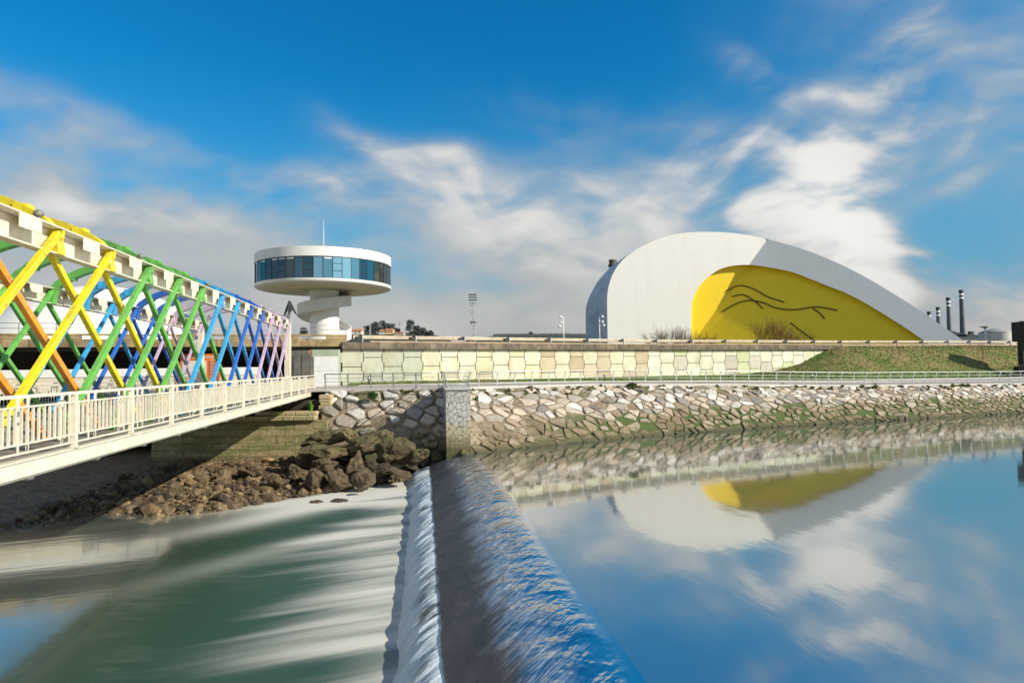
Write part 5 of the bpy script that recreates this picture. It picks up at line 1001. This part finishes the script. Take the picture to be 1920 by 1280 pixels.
# chimneys, plant, tank
for (x, yt, wt, wb, lb) in ((1742.5, 584, 6, 8, 'shortest striped chimney just above the auditorium roof'), (1759.5, 575.5, 6, 8.5, 'second shortest grey chimney with white bands'), (1779.5, 557.5, 6.5, 9, 'tall grey chimney, left neighbour of the tallest one'), (1804.5, 543.5, 7, 10.5, 'tallest grey industrial chimney with white bands at its top')):
    Y = 800; q = PY(x+1.5, 645, Y); q.z = 7; zt = PY(x, yt, Y).z; k = Y/F_PX/2; r_ = empty('chimney', q, lb, 'chimney', 'striped power station chimneys'); H_ = zt-7; pf = lambda f_: lerp(wb, wt, f_)*k; mb = MB(); mb.lathe(q, [(pf(0), 0), (pf(.5)*.97, H_*.5), (pf(1), H_-11)], 20); mb.build('shaft', 'stack', r_)
    for j in range(5): mb = MB(); z0 = H_-11+j*2.2; mb.lathe(q, [(pf(1)+(.3 if j == 4 else 0), z0), (pf(1)+(.3 if j == 4 else 0), z0+2.2), (0, z0+2.2)], 20); mb.col = (1, 1, 1); mb.build('band', 'pole_white' if j % 2 == 0 and j < 4 else 'plant_dark', r_)
    
wk = empty('power_station', PY(1835, 641, 760), 'dark low power station halls below the chimneys', 'factory'); wk.location.z = 7
def fbx(x0_, x1_, y0_, y1_, Y, D_, nm, m_, slope=0., col=(1, 1, 1)):
    a, b_ = PY(x0_, y0_, Y), PY(x1_, y0_, Y); zt = a.z; zt2 = PY(x1_, y1_, Y).z; mb = MB(); mb.col = col; mb.hexa([Vector((a.x, Y, 7)), Vector((b_.x, Y, 7)), Vector((b_.x, Y+D_, 7)), Vector((a.x, Y+D_, 7)), Vector((a.x, Y, zt)), Vector((b_.x, Y, zt2)), Vector((b_.x, Y+D_, zt2)), Vector((a.x, Y+D_, zt))]); return mb.build(nm, m_, wk)
fbx(1780, 1812, 619, 627, 780, 30, 'sloping_hall', 'plant_dark'); fbx(1776, 1856, 631, 631, 750, 30, 'long_hall', 'plant_dark', col=(1.3, 1.3, 1.3)); fbx(1812, 1836, 626, 628, 765, 20, 'boiler_house', 'plant_dark'); fbx(1834, 1860, 627.5, 630, 768, 20, 'pump_house', 'plant_dark', col=(.8, .8, .8)); fbx(1820, 1826, 621, 621, 770, 5, 'roof_stack', 'plant_dark')
fbx(1892, 1925, 635, 636, 900, 20, 'far_hall', 'plant_dark', col=(1.6, 1.7, 1.8)); fbx(1786, 1850, 636, 636, 740, 8, 'pipe_rack', 'plant_dark', col=(2.4, 2.4, 2.3))
q = PY(1869, 641, 620); q.z = 7; zt = PY(1869, 624, 620).z; rr = 28*620/F_PX; tk = empty('storage_tank', q, 'big round pale storage tank with a low domed roof beside the power station', 'tank'); mb = MB(); mb.lathe(q, [(rr, 0), (rr, zt-7)], 48); mb.build('shell', 'tank', tk); mb = MB(); mb.col = (.6, .6, .62); mb.lathe(q, [(rr*1.01, zt-7), (rr*1.01, zt-6.6), (rr*.8, zt-5.2), (rr*.3, zt-2.6), (0, zt-2.2)], 48); mb.build('roof', 'tank', tk); mb = MB(); mb.box((q.x, 620, zt-1.), (3, 3, 2.4)); mb.box((q.x-6, 614, zt-2.4), (1.2, 1.2, 1.6)); mb.build('roof_vent', 'plant_dark', tk)
q = PY(1848, 640, 420); q.z = 7; zt = PY(1848, 613, 420).z; r_ = empty('lamp_mast', q, 'slim lattice lamp mast with a flat crown of lamps in front of the tank', 'mast'); mb = MB(); lattice(q, zt-7, 1.1, .7, 9, .13, mb); mb.build('mast', 'mast_steel', r_); mb = MB(); mb.lathe(Vector((q.x, 420, zt)), [(.6, -1), (1.5, -.2), (2.9, 0), (2.9, .5), (0, .6)], 14); mb.build('crown', 'mast_steel', r_)
# rust-dark tower at the right edge with its little fence
TYr = 86.; A = PY(1913.5, 690, TYr); ct = empty('steel_tower', (A.x+1, TYr, 3.5), 'dark rusty steel tower cut by the right edge of the view', 'tower'); zt = PY(1914, 603, TYr).z
mb = MB(); mb.box((A.x+.55, TYr, (zt+3.5)/2), (1.0, .9, zt-3.5)); mb.build('column', 'corten', ct, bevel=.02); mb = MB(); mb.box((A.x+1.45, TYr, zt-1.3), (2.9, 2.6, 2.6)); mb.build('head', 'corten', ct, bevel=.02); mb = MB(); mb.beam((A.x+1., TYr, 4.2), (A.x+2.6, TYr, zt-2.5), .25, .25); mb.box((A.x+.7, TYr, 4.3), (1.9, 1.8, .9)); mb.build('brace', 'corten', ct); mb = MB(); mb.box((A.x+.3, TYr-.6, zt+.02), (1.1, .3, .06)); mb.build('cap_plate', 'corten', ct)
fe = empty('metal_fence', (A.x-1, 84.8, 3.5), 'short black picket fence at the foot of the rusty steel tower', 'fence'); mb = MB()
for z_ in (4.3, 4.95): mb.beam((A.x-1.1, 84.8, z_), (A.x+6, 84.8, z_), .04, .04)
for X in np.arange(A.x-1.1, A.x+6, .22): mb.beam((X, 84.8, 3.4), (X, 84.8, 5.1), .03, .05)
mb.build('pickets', 'black_steel', fe)
print('objects', len(bpy.data.objects))
